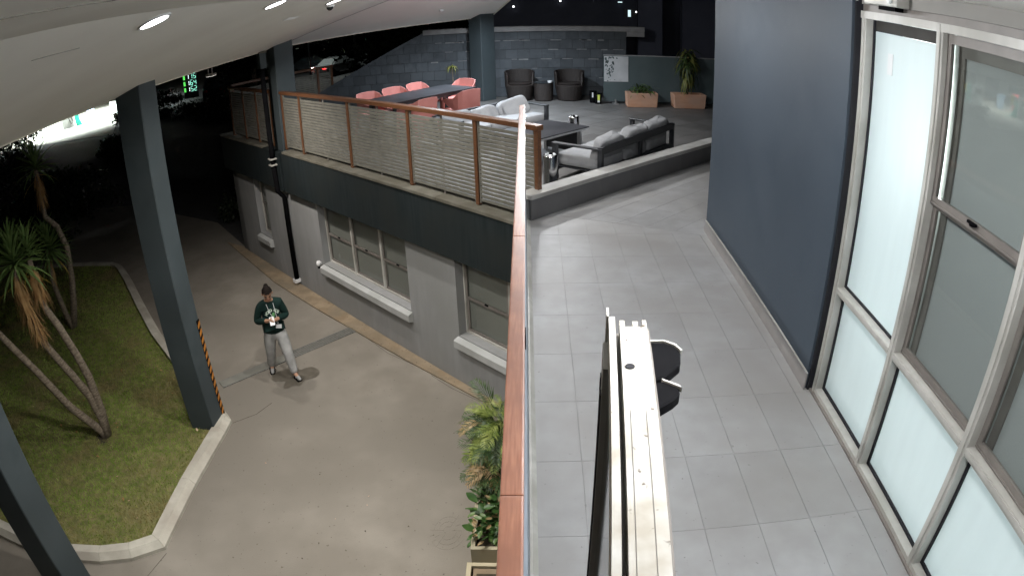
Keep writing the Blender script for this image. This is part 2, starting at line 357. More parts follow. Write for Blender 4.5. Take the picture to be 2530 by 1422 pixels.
# --- trench drain across the driveway
da, db = Vector((-5.02,8.02)), Vector((-3.17,9.93)); dd = (db-da).normalized(); dn = Vector((-dd.y,dd.x)); dl = (db-da).length
drain = thing('trench_drain', 'grey slotted trench drain grate across the driveway behind the person', 'drain', (da.x,da.y,ZG), math.atan2(dd.y,dd.x))
MB().hexa((0,-.10,-.02),(dl,.10,.003)).build('channel', m_crack, drain, world=False)
MB().hexa((0,-.097,.0),(dl*.47,.097,.0118)).build('cover_slab', mat('drain_cover', (.155,.155,.135), (.195,.19,.165), rough=.85, scale=6), drain, world=False)
for sgn in (-1,1): MB().hexa((0,sgn*.105-.008,-.02),(dl,sgn*.105+.008,.012)).build('edge_bar', m_grate, drain, world=False)
ms = MB().hexa((-.014,-.096,0),(.014,.096,.011)).mesh('grate_slat', m_grate)
for k in range(int(dl*.48/.042), int(dl/.042)): inst('grate_slat', ms, drain, Matrix.Translation((.03+k*.042,0,0)))
# --- wet patch round the feet
def blob(c, r, n, amp, sx=1, sy=1, seed=0):
    rr = random.Random(seed); ph = [rr.uniform(0,6.3) for _ in range(6)]
    return [(c[0]+sx*r*(1+amp*sum(math.sin((k+2)*q+ph[k])/(k+1.6) for k in range(6)))*math.cos(q), c[1]+sy*r*(1+amp*sum(math.sin((k+2)*q+ph[k])/(k+1.6) for k in range(6)))*math.sin(q)) for q in [2*math.pi*i/n for i in range(n)]]
pd = blob((-3.80,8.36), .29, 60, .42, .95, 1.2, 8)
struct(MB().add([(x,y,ZG+.004) for x,y in pd], [tuple(range(len(pd)))]).build('puddle', m_wet))
# --- walkway slab, tiles (300 x 600) and the mitred 45 degree field beyond
wk = MB(); wk.prism([(-.09,-1.5),(1.95,-1.5),(1.95,6.5),(4.6,9.2),(4.6,11.6),(-.09,6.9)], -.35, -.004)
walk = struct(wk.build('walkway_floor', m_grout))
mitre = (-.392,-.92, -(.392*.387+.92*7.0))          # keep near side:  .392x+.92y <= c
mitre_far = (.392,.92,.392*.387+.92*7.0+.004)
DW = Vector((.709,.705)); NL = Vector((-.705,.709))   # low wall direction and its normal (terrace side)
c0 = NL.x*(-.033)+NL.y*6.897
lw_near = (-NL.x,-NL.y,-c0+.012)
G = .0013
for i in range(-1,8):
    x0 = .2526+.3*(i-1); x1 = x0+.3
    for j in range(0,12):
        y0 = 7.041-.5938*j; y1 = y0+.5938
        P = clip([(x0+G,y0-.5938+G),(x1-G,y0-.5938+G),(x1-G,y0-G),(x0+G,y0-G)], [mitre, lw_near, (1,.0107,.022), (-1,0,-1.925)])
        if len(P) > 2: MB().prism(P, -.004, 0.0).build('tile', m_tile, walk, world=False)
s0 = DW.x*1.418+DW.y*8.167; o0 = c0-.13
for i in range(-6,10):
    for j in range(0,14):
        a0 = s0+.5938*i; b1 = o0-.3*j; b0 = b1-.3
        f = lambda a,b: (DW.x*a+NL.x*b, DW.y*a+NL.y*b)
        P = clip([f(a0+G,b0+G),f(a0+.5938-G,b0+G),f(a0+.5938-G,b1-G),f(a0+G,b1-G)], [mitre_far, lw_near, (-1,0,-4.5)])
        if len(P) > 2 and max(p[0] for p in P) > 0 and min(p[0] for p in P) < 4.4: MB().prism(P, -.004, 0.0).build('tile', m_tile, walk, world=False)
# border strip along the low wall
f = lambda a,b: (DW.x*a+NL.x*b, DW.y*a+NL.y*b)
# --- terrace floor: 600 x 600 tiles on the same diagonal
tp = [W2(5.2,5.36),W2(14.3,5.36),(-5.0,16.6),(-4.0,18.2),(7,18.2),(7,12.5),f(12,c0+.1),f(4.9,c0+.1)]
terr = struct(MB().prism(tp, -.4, -.005).build('terrace_floor', m_grout))
T = .6
for i in range(-4,22):
    for j in range(-1,22):
        a0 = 4.6+T*i; b0 = c0+.05+T*j; g = .0025
        P = clip([f(a0+g,b0+g),f(a0+T-g,b0+g),f(a0+T-g,b0+T-g),f(a0+g,b0+T-g)], [(NW.x,NW.y,5.22),(NL.x,NL.y,c0+.1),(0,-1,-15.84),(-1,0,-4.6),(1,0,-6.2)])
        if len(P) > 2: MB().prism(P, -.005, 0.0).build('tile', m_ttile, terr, world=False)
# ================================================================== BUILDINGS AND FIXED STRUCTURES
# --- low tiled wall between walkway and terrace
lw = thing('low_wall', 'low grey tiled wall with pale coping between walkway and terrace', 'wall', (-.033,6.897,0), 0)
La = DW.x*(-.033)+DW.y*6.897; Lb = La+5.2
def Lf(a, b, z): return (DW.x*a+NL.x*b, DW.y*a+NL.y*b, z)
MB().hexa((La,c0+.012,0),(Lb,c0+.185,.235), Lf).build('core', m_mortar, lw)
for k in range(9):
    a0 = La+.6*k
    MB().hexa((a0+.0015,c0,.0),(min(a0+.5985,Lb),c0+.0115,.232), Lf).build('tile', m_lowt, lw)
for k in range(4):
    a0 = La-.012+1.35*k
    MB().hexa((a0+.002,c0-.012,.236),(min(a0+1.348,Lb),c0+.20,.288), Lf).build('coping', m_lowcop, lw, bevel=.004)
# --- slate-blue wall of the upper building and its skirting tiles
dw = thing('slate_wall', 'smooth slate blue building wall with grey tile skirting beside walkway', 'wall', (1.84,3.5,0), 0)
MB().prism([(1.84,3.52),(2.2,3.52),(2.2,6.05),(6.5,6.05),(6.5,6.53),(1.84,6.53)], 0, 2.62).build('wall_body', m_dwall, dw)
MB().hexa((1.858,3.497,0),(1.92,3.519,2.6)).build('jamb_gap', m_rubber, dw)
for k in range(6):
    y0 = 3.5+.52*k
    MB().hexa((1.828,y0+.002,0),(1.8395,min(y0+.518,6.53),.128)).build('skirting_tile', m_skirt, dw)
MB().hexa((1.826,3.5,.1285),(1.8395,6.53,.134)).build('skirting_trim', m_alu, dw)
MB().hexa((1.828,6.531,0),(6.5,6.543,.128)).build('skirting_tile', m_skirt, dw)
# --- canopy: sloping soffit over the driveway, hipped round to the terrace
def Az(x): return 1.82+.28*(x+5.0)
P0 = Vector((-4.93,12.27,1.875)); P1 = Vector((-.93,15.8,1.985)); P2 = Vector((-.4,14.4,2.42))
nB = (P1-P0).cross(P2-P0).normalized()
def Bz(x, y): return P0.z-(nB.x*(x-P0.x)+nB.y*(y-P0.y))/nB.z
def hip_y(x):                                          # where both soffit planes meet
    z = Az(x); return P0.y-((z-P0.z)*nB.z+nB.x*(x-P0.x))/nB.y
ZC = 2.62; xf = -5.0+(ZC-1.82)/.28
hy0 = hip_y(-5.0); hy1 = hip_y(xf)
rk = (P2-P1)/(P2.z-P1.z); PK = P1+rk*(ZC-P1.z)
can = thing('canopy_roof', 'pale painted canopy soffit sloping down over the driveway', 'canopy', (-3,5,ZG), 0)
up = (0,0,.16)
nsplit = [-2.5,.6,3.4,6.1,8.8]
ys = nsplit+[None]
MB().slab([(-5.0,-2.5,Az(-5)),(-5.0,hy0,Az(-5)),(xf,hy1,ZC),(xf,-2.5,ZC)], up).build('soffit', m_ceil, can)
MB().slab([(-5.0,hy0+.003,Az(-5)),tuple(P1),tuple(PK),(xf,hy1+.003,ZC)], up).build('soffit', m_ceil, can)
MB().slab([(xf+.003,-2.5,ZC),(xf+.003,hy1,ZC),(PK.x,PK.y,ZC),(1.9,8.0,ZC),(2.1,6.4,ZC),(2.1,-2.5,ZC)], up).build('ceiling_panel', m_ceil, can)
MB().bar((-5.02,-2.5,Az(-5)+.03),(-5.02,hy0,Az(-5)+.03), .045, .085).build('edge_trim', m_trim, can)
MB().bar((-5.02,hy0,Az(-5)+.03), P1+Vector((-.012,.012,.03)), .045, .085).build('edge_trim', m_trim, can)
MB().bar(P1+Vector((0,.012,.03)), PK+Vector((.012,.006,.03)), .045, .085).build('edge_trim', m_trim, can)
MB().bar((-5.0,hy0-.02,Az(-5)-.002),(xf,hy1-.02,ZC-.002), .012, .006).build('hip_joint', m_mortarl, can)
m_jt = mat('soffit_joint', (.20,.19,.165), (.30,.29,.25), rough=.9, scale=30)
for x, y0, y1 in ((-1.37,1.0,1.9),(-2.55,2.7,3.15),(-1.33,1.9,4.0)):
    z = Az(x) if x < xf else ZC
    MB().bar((x,y0,z-.001),(x,y1,z-.001), .010, .005).build('joint', m_jt, can)
MB().bar((-1.37,1.9,ZC-.001),(-1.15,2.06,ZC-.001), .012, .005).build('joint', m_jt, can)
# --- columns
def column(name, label, cx, cy, w, rz, zb, zt):
    t = thing(name, label, 'column', (cx,cy,zb), rz, 'dark grey canopy columns')
    MB().hexa((-w/2,-w/2,0),(w/2,w/2,zt-zb)).build('shaft', m_col, t, world=False, bevel=.012)
    return t
col1 = column('column', 'dark grey column with orange hazard strip at the lawn corner', -4.76, 6.95, .40, R(-1), ZG+.05, 2.02)
column('column', 'dark grey column crossing the bottom left corner of the view', -5.35, 3.49, .42, R(2), ZG, 1.95)
c2p = (-4.74, 12.02)
column('column', 'dark grey column at the left end of the slatted railing', c2p[0], c2p[1], .40, math.atan2(TW.y,TW.x), -.4, 2.15)
column('column', 'blue-grey column on the terrace before the block wall', -1.13, 15.52, .42, math.atan2(TW.y,TW.x), -.01, 2.18)
hz = MB().hexa((.202,.120,.06),(.209,.198,1.62)).build('hazard_strip', m_black, col1, world=False)
for k in range(13):
    z = .075+.118*k
    MB().add([(.2105,.121,z),(.2105,.197,z+.05),(.2105,.197,z+.11),(.2105,.121,z+.06),(.2085,.121,z),(.2085,.197,z+.05),(.2085,.197,z+.11),(.2085,.121,z+.06)], [(0,1,2,3),(7,6,5,4),(0,4,5,1),(1,5,6,2),(2,6,7,3),(3,7,4,0)]).build('hazard_stripe', m_orange, hz, world=False)
# --- lower storey: rendered wall with window openings, dark fascia, ledge
OW, OF = 5.155, 5.02
lb = thing('lower_building', 'grey rendered lower storey with dark fascia under the terrace', 'building', Wf(8,5.4,ZG), 0)
s_lo, s_hi = 3.2, 14.78
wins = [(7.65,10.42,-2.18,-.9,3),(3.75,6.50,-2.18,-.9,3),(12.82,13.47,-2.27,-.9,1)]
wm = MB(); cuts = sorted(wins)
prev = s_lo
for (a,b,z0,z1,n) in cuts:
    wm.hexa((prev,OW,ZG-.05),(a,OW+.32,-.5), Wf); wm.hexa((a,OW,ZG-.05),(b,OW+.32,z0), Wf); wm.hexa((a,OW,z1),(b,OW+.32,-.5), Wf); prev = b
wm.hexa((prev,OW,ZG-.05),(s_hi,OW+.32,-.5), Wf)
wm.build('wall', m_lwall, lb)
MB().hexa((s_lo,OW+1.4,ZG),(s_hi,OW+1.5,-.5), Wf).build('room_back_wall', m_mortar, lb)
MB().hexa((s_hi-.3,OW,ZG),(s_hi,OW+6,-.5), Wf).build('end_wall', m_lwall, lb)
MB().hexa((s_lo,OF,-.925),(11.45,5.6,-.16), Wf).build('fascia', m_fascia, lb)
MB().hexa((11.55,OF,-.925),(s_hi+.15,5.6,-.16), Wf).build('fascia', m_fascia, lb)
MB().hexa((11.45,OF+.06,-.925),(11.55,5.6,-.16), Wf).build('fascia_joint', m_rubber, lb)
for a, b in ((s_lo,6.62),(6.625,9.1),(9.105,11.35),(12.35,s_hi+.15)):
    MB().hexa((a,OF-.02,-.158),(b,5.34,-.11), Wf).build('ledge', m_ledge, lb, bevel=.006)
RC = .142
for (a,b,z0,z1,n) in wins:
    o = OW+RC
    fr = MB()
    fr.hexa((a,o,z0),(b,o+.05,z0+.035), Wf); fr.hexa((a,o,z1-.04),(b,o+.05,z1), Wf)
    for k in range(n+1):
        sc = a+(b-a)*k/n; lo_ = max(a,sc-.024); hi_ = min(b,sc+.024); fr.hexa((lo_,o-.006,z0+.001),(hi_,o+.052,z1-.001), Wf)
    win = fr.build('window', m_alu, lb)
    zm = z0+.565 if n > 1 else (z0+z1)/2
    for k in range(n):
        sa = a+(b-a)*k/n+.03; sb = a+(b-a)*(k+1)/n-.03
        ss = MB()
        for (za,zb,oo) in ((z0+.037,zm+.018,.018),(zm-.018,z1-.042,.004)):
            ss.hexa((sa,o+oo,za),(sb,o+oo+.022,za+.038), Wf); ss.hexa((sa,o+oo,zb-.038),(sb,o+oo+.022,zb), Wf)
            ss.hexa((sa,o+oo+.001,za+.038),(sa+.035,o+oo+.021,zb-.038), Wf); ss.hexa((sb-.035,o+oo+.001,za+.038),(sb,o+oo+.021,zb-.038), Wf)
        ss.build('sash', m_bronze, win)
        MB().hexa(((sa+sb)/2-.03,o-.012,zm+.012),((sa+sb)/2+.03,o+.006,zm+.032), Wf).build('sash_lock', m_black, win)
        gp = MB()
        gp.hexa((sa+.036,o+.026,z0+.076),(sb-.036,o+.029,zm-.021), Wf); gp.hexa((sa+.036,o+.012,zm+.021),(sb-.036,o+.015,z1-.081), Wf)
        gp.build('pane', None, win)
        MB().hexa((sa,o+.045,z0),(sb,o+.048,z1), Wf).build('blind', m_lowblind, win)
    # sloping sill with a lip
    e = .05
    P = []
    for s in (a-e if n>1 else a-.06, b+e if n>1 else b+.06):
        P += [Wf(s,OW+RC if a <= s <= b else OW+.002,z0-.004),Wf(s,OW-.09,z0-.055),Wf(s,OW-.09,z0-.175),Wf(s,OW+.002,z0-.20)]
    P = []
    for s in (a-.03, b+.03): P += [Wf(s,OW+.001,z0-.02),Wf(s,OW-.09,z0-.055),Wf(s,OW-.09,z0-.165),Wf(s,OW+.001,z0-.195)]
    MB().add(P, [(0,1,2,3),(7,6,5,4)]+[(k,4+k,4+(k+1)%4,(k+1)%4) for k in range(4)]).build('sill', m_sill, lb)
    P = [Wf(s,oo,zz) for s in (a+.001,b-.001) for oo,zz in ((OW+RC+.01,z0-.001),(OW,z0-.0205),(OW,z0-.06),(OW+RC+.01,z0-.06))]
    MB().add(P, [(0,1,2,3),(7,6,5,4)]+[(k,4+k,4+(k+1)%4,(k+1)%4) for k in range(4)]).build('sill_top', m_sill, win)
# --- glazing materials (clear glass over blinds, frosted film)
def clear_glass():
    m = bpy.data.materials.new('window_glass'); m.use_nodes = True; nt = m.node_tree; N = nt.nodes; L = nt.links; N.remove(N['Principled BSDF'])
    tr = N.new('ShaderNodeBsdfTransparent'); tr.inputs[0].default_value = (.86,.88,.87,1); gl = N.new('ShaderNodeBsdfGlossy'); gl.inputs['Roughness'].default_value = .02
    fr = N.new('ShaderNodeFresnel'); fr.inputs[0].default_value = 1.5; mx = N.new('ShaderNodeMixShader'); gb = N.new('ShaderNodeNewGeometry'); mu = N.new('ShaderNodeMath'); mu.operation = 'MULTIPLY_ADD'; mu.inputs[1].default_value = -1; mu.inputs[2].default_value = 1; L.new(gb.outputs['Backfacing'], mu.inputs[0]); m2 = N.new('ShaderNodeMath'); m2.operation = 'MULTIPLY'; L.new(fr.outputs[0], m2.inputs[0]); L.new(mu.outputs[0], m2.inputs[1]); L.new(m2.outputs[0], mx.inputs[0]); L.new(tr.outputs[0], mx.inputs[1]); L.new(gl.outputs[0], mx.inputs[2]); L.new(mx.outputs[0], N['Material Output'].inputs[0])
    return m
m_clear = clear_glass()
def frosted():
    m = bpy.data.materials.new('frosted_film_glass'); m.use_nodes = True; nt = m.node_tree; N = nt.nodes; L = nt.links; b = N['Principled BSDF']
    b.inputs['Base Color'].default_value = (.62,.66,.67,1); b.inputs['Roughness'].default_value = .5
    tr = N.new('ShaderNodeBsdfTranslucent'); tr.inputs[0].default_value = (.84,.93,.945,1)
    mx = N.new('ShaderNodeMixShader'); mx.inputs[0].default_value = .42; L.new(b.outputs[0], mx.inputs[1]); L.new(tr.outputs[0], mx.inputs[2]); L.new(mx.outputs[0], N['Material Output'].inputs[0])
    g = N.new('ShaderNodeNewGeometry'); mp = N.new('ShaderNodeMapping'); mp.inputs['Scale'].default_value = (1,7,1.1); L.new(g.outputs['Position'], mp.inputs[0]); nz = N.new('ShaderNodeTexNoise'); nz.inputs['Scale'].default_value = 2.2; nz.inputs['Detail'].default_value = 6; L.new(mp.outputs[0], nz.inputs['Vector'])
    rp = N.new('ShaderNodeValToRGB'); L.new(nz.outputs[0], rp.inputs[0]); rp.color_ramp.elements[0].position = .3; rp.color_ramp.elements[1].position = .7; rp.color_ramp.elements[0].color = (.82,.88,.89,1); rp.color_ramp.elements[1].color = (.88,.94,.95,1); L.new(rp.outputs[0], tr.inputs[0])
    return m
m_frost = frosted()
for o in bpy.data.objects:
    if o.type == 'MESH' and o.name.startswith('pane') and not o.data.materials: o.data.materials.append(m_clear)
# ================================================================== UPPER WALKWAY FIXTURES
# --- glazed wall on the right
m_bronze2 = mat('dim_clear_strip', (.05,.048,.045), rough=.7, spec=.1)
m_bulk = mat('bulkhead_paint', (.27,.262,.245), (.31,.30,.28), rough=.8, scale=2)
gw = thing('glazed_wall', 'aluminium framed glazed wall with frosted lower panes along the walkway', 'glazing', (1.92,2.0,0), 0)
mull = [3.467, 2.66, 1.83, 1.0, .17]
for k, y in enumerate(mull):
    w = .03 if k else .028
    mm = MB().hexa((1.893,y-w,0),(1.975,y+w,2.50))
    mm.hexa((1.885,y-w*.45,.0),(1.892,y+w*.45,2.50))
    mm.build('mullion', m_alu, gw, bevel=.003)
MB().hexa((1.89,-.5,0),(1.985,3.438,.042)).build('bottom_rail', m_alu, gw)
MB().hexa((1.872,-.5,.0),(1.8895,3.50,.014)).build('threshold', m_bronze, gw)
MB().hexa((1.888,-.5,2.462),(1.98,3.495,2.505)).build('head_rail', m_alu, gw)
MB().hexa((1.905,-.5,2.506),(2.0,3.5,2.545)).build('head_shadow_gap', m_bronze, gw)
MB().hexa((1.895,-.5,2.546),(2.05,3.515,2.619)).build('bulkhead', m_bulk, gw)
for k in range(4):
    ya, yb = mull[k+1]+.03, mull[k]-.03
    tm = MB().hexa((1.898,ya,.755),(1.975,yb,.80)); tm.hexa((1.89,ya,.772),(1.897,yb,.797))
    tm.build('transom', m_alu, gw)
    bl = MB(); bl.hexa((1.945,ya,.043),(1.965,ya+.016,.754)); bl.hexa((1.945,yb-.016,.043),(1.965,yb,.754)); bl.hexa((1.945,ya+.016,.043),(1.965,yb-.016,.062))
    lp = MB().hexa((1.958,ya+.016,.062),(1.964,yb-.016,.754)).build('lower_pane', m_frost, gw)
    bl.build('gasket', m_rubber, lp)
    if k == 0:
        up_ = MB().hexa((1.958,ya+.016,.801),(1.964,yb-.014,2.395)).build('upper_pane', m_frost, gw)
        g2 = MB(); g2.hexa((1.945,ya,.801),(1.968,ya+.014,2.46)); g2.hexa((1.945,yb-.014,.801),(1.968,yb,2.46)); g2.hexa((1.945,ya+.016,.801),(1.957,yb-.016,.815))
        g2.build('gasket', m_rubber, up_)
        MB().hexa((1.958,ya+.016,2.397),(1.964,yb-.014,2.461)).build('clear_strip', m_bronze2, gw)
    else:
        # vertical sliding sashes in bronze, roller blind behind
        for (za, zb, xo) in ((.802,1.655,1.945),(1.628,2.46,1.925)):
            s_ = MB()
            for q0, q1 in ((za,za+.045),(zb-.045,zb)): s_.hexa((xo,ya,q0),(xo+.022,yb,q1))
            for q0, q1 in ((ya,ya+.034),(yb-.034,yb)): s_.hexa((xo+.001,q0,za+.045),(xo+.021,q1,zb-.045))
            s_.hexa((xo-.006,ya+.004,za+.006),(xo-.001,yb-.004,za+.016))
            so = s_.build('sash', m_bronze, gw)
            MB().hexa((xo+.010,ya+.034,za+.045),(xo+.014,yb-.034,zb-.045)).build('pane', m_clear, so)
        if k < 3:
            lk = MB(); yc = (ya+yb)/2
            lk.lathe([(.0,0),(.018,0),(.018,.012),(.0,.012)], (1.918,yc,1.655), 10); lk.hexa((1.905,yc-.035,1.662),(1.920,yc+.035,1.674)); lk.build('sash_lock', m_black, so)
        rb_ = MB().hexa((1.992,ya-.02,.78),(1.995,yb+.02,2.5)).build('roller_blind', m_blind)
        ROOTM[rb_.name] = Matrix.Identity(4)
        for q0, q1 in ((ya+.034,ya+.058),(yb-.085,yb-.034)): MB().hexa((1.980,q0,.80),(1.9915,q1,2.46)).build('shade_strip', m_bronze, rb_)  # dark edge strips standing in for the sash frame's shadow beside the blind
        MB().hexa((1.978,ya+.034,2.36),(1.9915,yb-.034,2.46)).build('shade_band', m_bronze, rb_)  # dark top band, the same frame shadow put in as colour
        tag(rb_,
            ['','grey roller blind drawn down behind the window next to the tall lit pane','grey roller blind behind the window at the right edge of view','grey roller blind behind the window beside the open door'][k], 'blind')
# room behind
rm = thing('room_shell', 'pale room interior glowing behind the frosted glass', 'room', (3,1.5,0), 0)
m_room = mat('room_paint', (.62,.63,.62), rough=.9)
MB().hexa((2.0,-.6,-.05),(4.5,3.5,-.004)).build('floor', m_room, rm)
MB().hexa((4.5,-.6,-.05),(4.6,3.5,2.62)).build('wall', m_room, rm)
MB().hexa((2.1,-.7,-.05),(4.6,-.6,2.62)).build('wall', m_room, rm)
MB().hexa((2.205,3.4,-.0),(4.5,3.51,2.62)).build('wall', m_room, rm)
MB().hexa((2.1,-.6,2.625),(4.6,3.5,2.70)).build('ceiling', m_room, rm)
def point_light(name, loc, w, r, parent=None, col=(1,1,1)):
    l = bpy.data.lights.new(name, 'POINT'); l.energy = w; l.shadow_soft_size = r; l.color = col
    o = link(bpy.data.objects.new(name, l)); o.location = loc; o.parent = parent; return o
def disk_light(name, loc, w, d, parent=None, col=(1,1,1), spread=180, rot=(0,0,0)):
    l = bpy.data.lights.new(name, 'AREA'); l.shape = 'DISK'; l.size = d; l.energy = w; l.color = col; l.spread = R(spread)
    o = link(bpy.data.objects.new(name, l)); o.location = loc; o.rotation_euler = rot; o.parent = parent; return o
m_lampglass = emit('lamp_glass', (1,1,.98), 6)
pl = thing('globe_lamp', 'bright globe lamp glowing through the tall frosted pane', 'lamp', (2.31,2.88,1.84), 0)
MB().lathe([(.0,-.10),(.06,-.085),(.095,-.03),(.095,.03),(.06,.085),(.0,.10)], (0,0,0), 16, False).build('globe', m_lampglass, pl, world=False, smooth=True)
MB().tube([(0,0,.09),(0,0,.76)], .008, 6).build('cord', m_black, pl, world=False)
point_light('bulb', (-.13,0,0), 120.0*LAMP, .06, pl, (.92,1,1))
rl = thing('room_light', 'flat ceiling light inside the lit room', 'lamp', (2.9,1.15,2.615), 0)
MB().hexa((-.15,-.6,-.03),(.15,.6,.0)).build('diffuser', m_lampglass, rl, world=False)
disk_light('tube_light', (0,0,-.04), 185*LAMP, .5, rl, (.92,1,1))
# blank paper notice on the tall pane
tag(MB().hexa((1.954,3.205,2.165),(1.957,3.262,2.285)).build('notice', m_white), 'small white paper notice stuck high on the tall frosted pane', 'notice')
# sensor box under the bulkhead
sb = thing('door_sensor', 'metal sensor box with white knobs under the ceiling above the tall pane', 'sensor', (1.86,3.1,2.5), 0)
MB().hexa((1.80,2.94,2.545),(1.888,3.30,2.617)).build('box', m_alu, sb, bevel=.006)
MB().hexa((1.83,3.0,2.523),(1.886,3.18,2.5445)).build('lens_bar', m_black, sb)
for y in (2.99, 3.36): MB().lathe([(.0,-.03),(.014,-.02),(.014,.02),(0,.03)], (1.79,y,2.585), 10, False).build('knob', m_white, sb, smooth=True)
# --- balustrade with varnished handrail
def xr(y): return -.024-.0077*y
def xl(y): return -.0865-.0074*y
def xe(y): return .0315-.0107*y
bal = thing('balustrade', 'reddish varnished timber handrail over blue-grey balustrade panels', 'balustrade', (-.05,3,0), 0)
joints = [-1.2,1.255,3.1,5.0,7.04]
for a, b in zip(joints[:-1], joints[1:]):
    n = 8; P = []
    for k in range(n+1):
        y = a+.001+(b-a-.002)*k/n
        P += [(xl(y),y,1.228),(xr(y),y,1.228),(xr(y),y,1.27),(xl(y),y,1.27)]
    hb = MB().add(P, [(0,1,2,3),tuple(4*n+q for q in (3,2,1,0))]+[(4*k+q,4*k+4+q,4*k+4+(q+1)%4,4*k+(q+1)%4) for k in range(n) for q in range(4)])
    hb.build('handrail', m_wood, bal, bevel=.006, segs=2)
pj = [-1.2,.6,2.2,3.9,5.6,6.86]
for a, b in zip(pj[:-1], pj[1:]):
    P = []
    for y in (a+.004, b-.004): P += [(xe(y)-.062,y,.03),(xe(y)-.044,y,.03),(xe(y)-.044,y,1.165),(xe(y)-.062,y,1.165)]
    MB().add(P, [(0,1,2,3),(7,6,5,4)]+[(q,4+q,4+(q+1)%4,(q+1)%4) for q in range(4)]).build('panel', m_panel, bal)
    MB().hexa((xe(b)-.075,b-.03,.0),(xe(b)-.046,b+.03,1.229)).build('post', m_black, bal)
P = []
for y in (-1.2,6.86): P += [(xe(y)-.043,y,-.003),(xe(y)-.004,y,-.003),(xe(y)-.004,y,.012),(xe(y)-.03,y,.04),(xe(y)-.043,y,.04)]
MB().add(P, [(0,1,2,3,4),(9,8,7,6,5)]+[(q,5+q,5+(q+1)%5,(q+1)%5) for q in range(5)]).build('bottom_trim', m_alu, bal)
P = []
for y in (-1.2,6.86): P += [(xe(y)-.3,y,-.36),(xe(y)-.06,y,-.36),(xe(y)-.06,y,.025),(xe(y)-.16,y,.025),(xe(y)-.3,y,-.1)]
MB().hexa((-.135,-1.5,-.55),(-.0925,6.6,-.02)).build('slab_edge', m_fascia, bal)
# --- open door leaf seen from above
da_ = math.atan2(.041,.468)
dr = thing('open_door', 'weathered white aluminium door leaf standing open below the camera', 'door', (.0645,-.02,0), -da_)
DR = ROOTM[dr.name]
def dl_(lo, hi): return MB().hexa(lo, hi)
top = MB().hexa((-.0195,-.05,1.93),(.0195,.842,2.0))
for u0, u1, e in ((-.0195,-.012,.018),(-.001,.007,.016),(.0135,.0195,.02)): top.hexa((u0,.8425,1.94),(u1,.842+e,2.0))
tr_ = top.build('top_rail', m_aludirt, dr, world=False)
MB().lathe([(.0,0),(.0062,0),(.0062,.0012),(0,.0012)], (-.009,.735,2.0), 12).build('screw_hole', m_rubber, tr_, world=False)
for u in (-.0125,.006): MB().hexa((u,-.05,2.0001),(u+.0006,.64,2.0004)).build('groove', m_bronze, tr_, world=False)
MB().hexa((.0196,-.05,1.9),(.0235,.85,1.992)).build('edge_strip', m_bronze, dr, world=False)
MB().hexa((-.0250,-.05,1.90),(-.0197,.865,1.975)).build('seal', m_bronze, dr, world=False)
MB().hexa((-.0345,-.05,1.955),(-.0253,.876,1.997)).build('stop_bead', m_aludirt, dr, world=False)
MB().hexa((-.0375,.876,.02),(-.034,.903,1.998)).build('edge_tab', m_aludirt, dr, world=False)
st = MB().hexa((-.0415,.80,.02),(-.0255,.876,1.954)).build('stile', m_alu, dr, world=False)
MB().hexa((-.0435,.862,.02),(-.0417,.876,1.90)).build('weather_strip', m_rubber, st, world=False)
MB().hexa((-.0435,.815,.02),(-.0417,.83,1.90)).build('weather_strip', m_rubber, st, world=False)
MB().hexa((-.020,.79,.02),(.0195,.842,1.929)).build('stile', m_alu, dr, world=False)
MB().hexa((-.0195,-.05,.02),(.0195,.79,.14)).build('bottom_rail', m_alu, dr, world=False)
MB().hexa((-.033,-.05,.14),(-.026,.80,1.954)).build('glass', m_glassd, dr, world=False)
cl = thing('door_latch', 'black curved latch bracket sticking out from the open door', 'latch', (.17,.80,1.93), 0)
MB().prism([(.157,.885),(.177,.885),(.200,.885),(.215,.872),(.221,.855),(.2145,.822),(.1825,.786),(.160,.776)], 1.915, 1.935).build('upper_plate', m_black, cl, bevel=.003)
MB().prism([(.158,.8875),(.200,.8875),(.2165,.874),(.2235,.855),(.2205,.854),(.214,.870),(.199,.8835),(.158,.8835)], 1.93, 1.938).build('rim', m_alu, cl)
MB().prism([(.160,.774),(.1805,.775),(.200,.758),(.199,.744),(.187,.730),(.1617,.710)], 1.915, 1.935).build('lower_plate', m_black, cl, bevel=.003)
MB().prism([(.178,.778),(.2005,.7605),(.2025,.752),(.1995,.756),(.179,.773)], 1.93, 1.938).build('rim', m_alu, cl)
# ================================================================== TERRACE RAILING
OR = 5.17
def railing(name, label, f, posts, zt, zb, rods, group=None, endcap=True):
    """f(s,o,z): along, across, up"""
    p = f(sum(posts)/len(posts),0,zb)
    t = thing(name, label, 'railing', (p[0],p[1],zb), 0)
    for s in posts: MB().hexa((s-.03,-.03,zb),(s+.03,.03,zt-.002), f).build('post', m_wood2, t, bevel=.004)
    MB().hexa((min(posts)-.045,-.05,zt),(max(posts)+.045,.05,zt+.06), f).build('top_rail', m_wood2, t, bevel=.005)
    pitch = .051
    for a, b in zip(posts[:-1], posts[1:]):
        n = int((zt-.05-(zb+.05))/pitch)
        for k in range(n):
            z = zb+.055+pitch*k
            tilt = .003
            MB().hexa((a+.037,-.010,z),(b-.037,.008,z+.0385), f).build('slat', m_slat, t)
        MB().hexa((a+.0365,-.014,zb+.03),(a+.055,.012,zt-.003), f).build('batten', m_slat, t)
        MB().hexa((b-.055,-.014,zb+.03),(b-.0365,.012,zt-.003), f).build('batten', m_slat, t)
        if b-a > 1.2:
            m = (a+b)/2; MB().hexa((m-.012,.009,zb),(m+.012,.025,zt-.003), f).build('rod', m_bronze, t)
    return t
rf = lambda s,o,z: Wf(s, OR+o, z)
railing('terrace_railing', 'timber framed railing with pale slats along the terrace edge', rf, [4.93,5.945,7.336,8.955,10.672,11.42], .965, -.108, True)
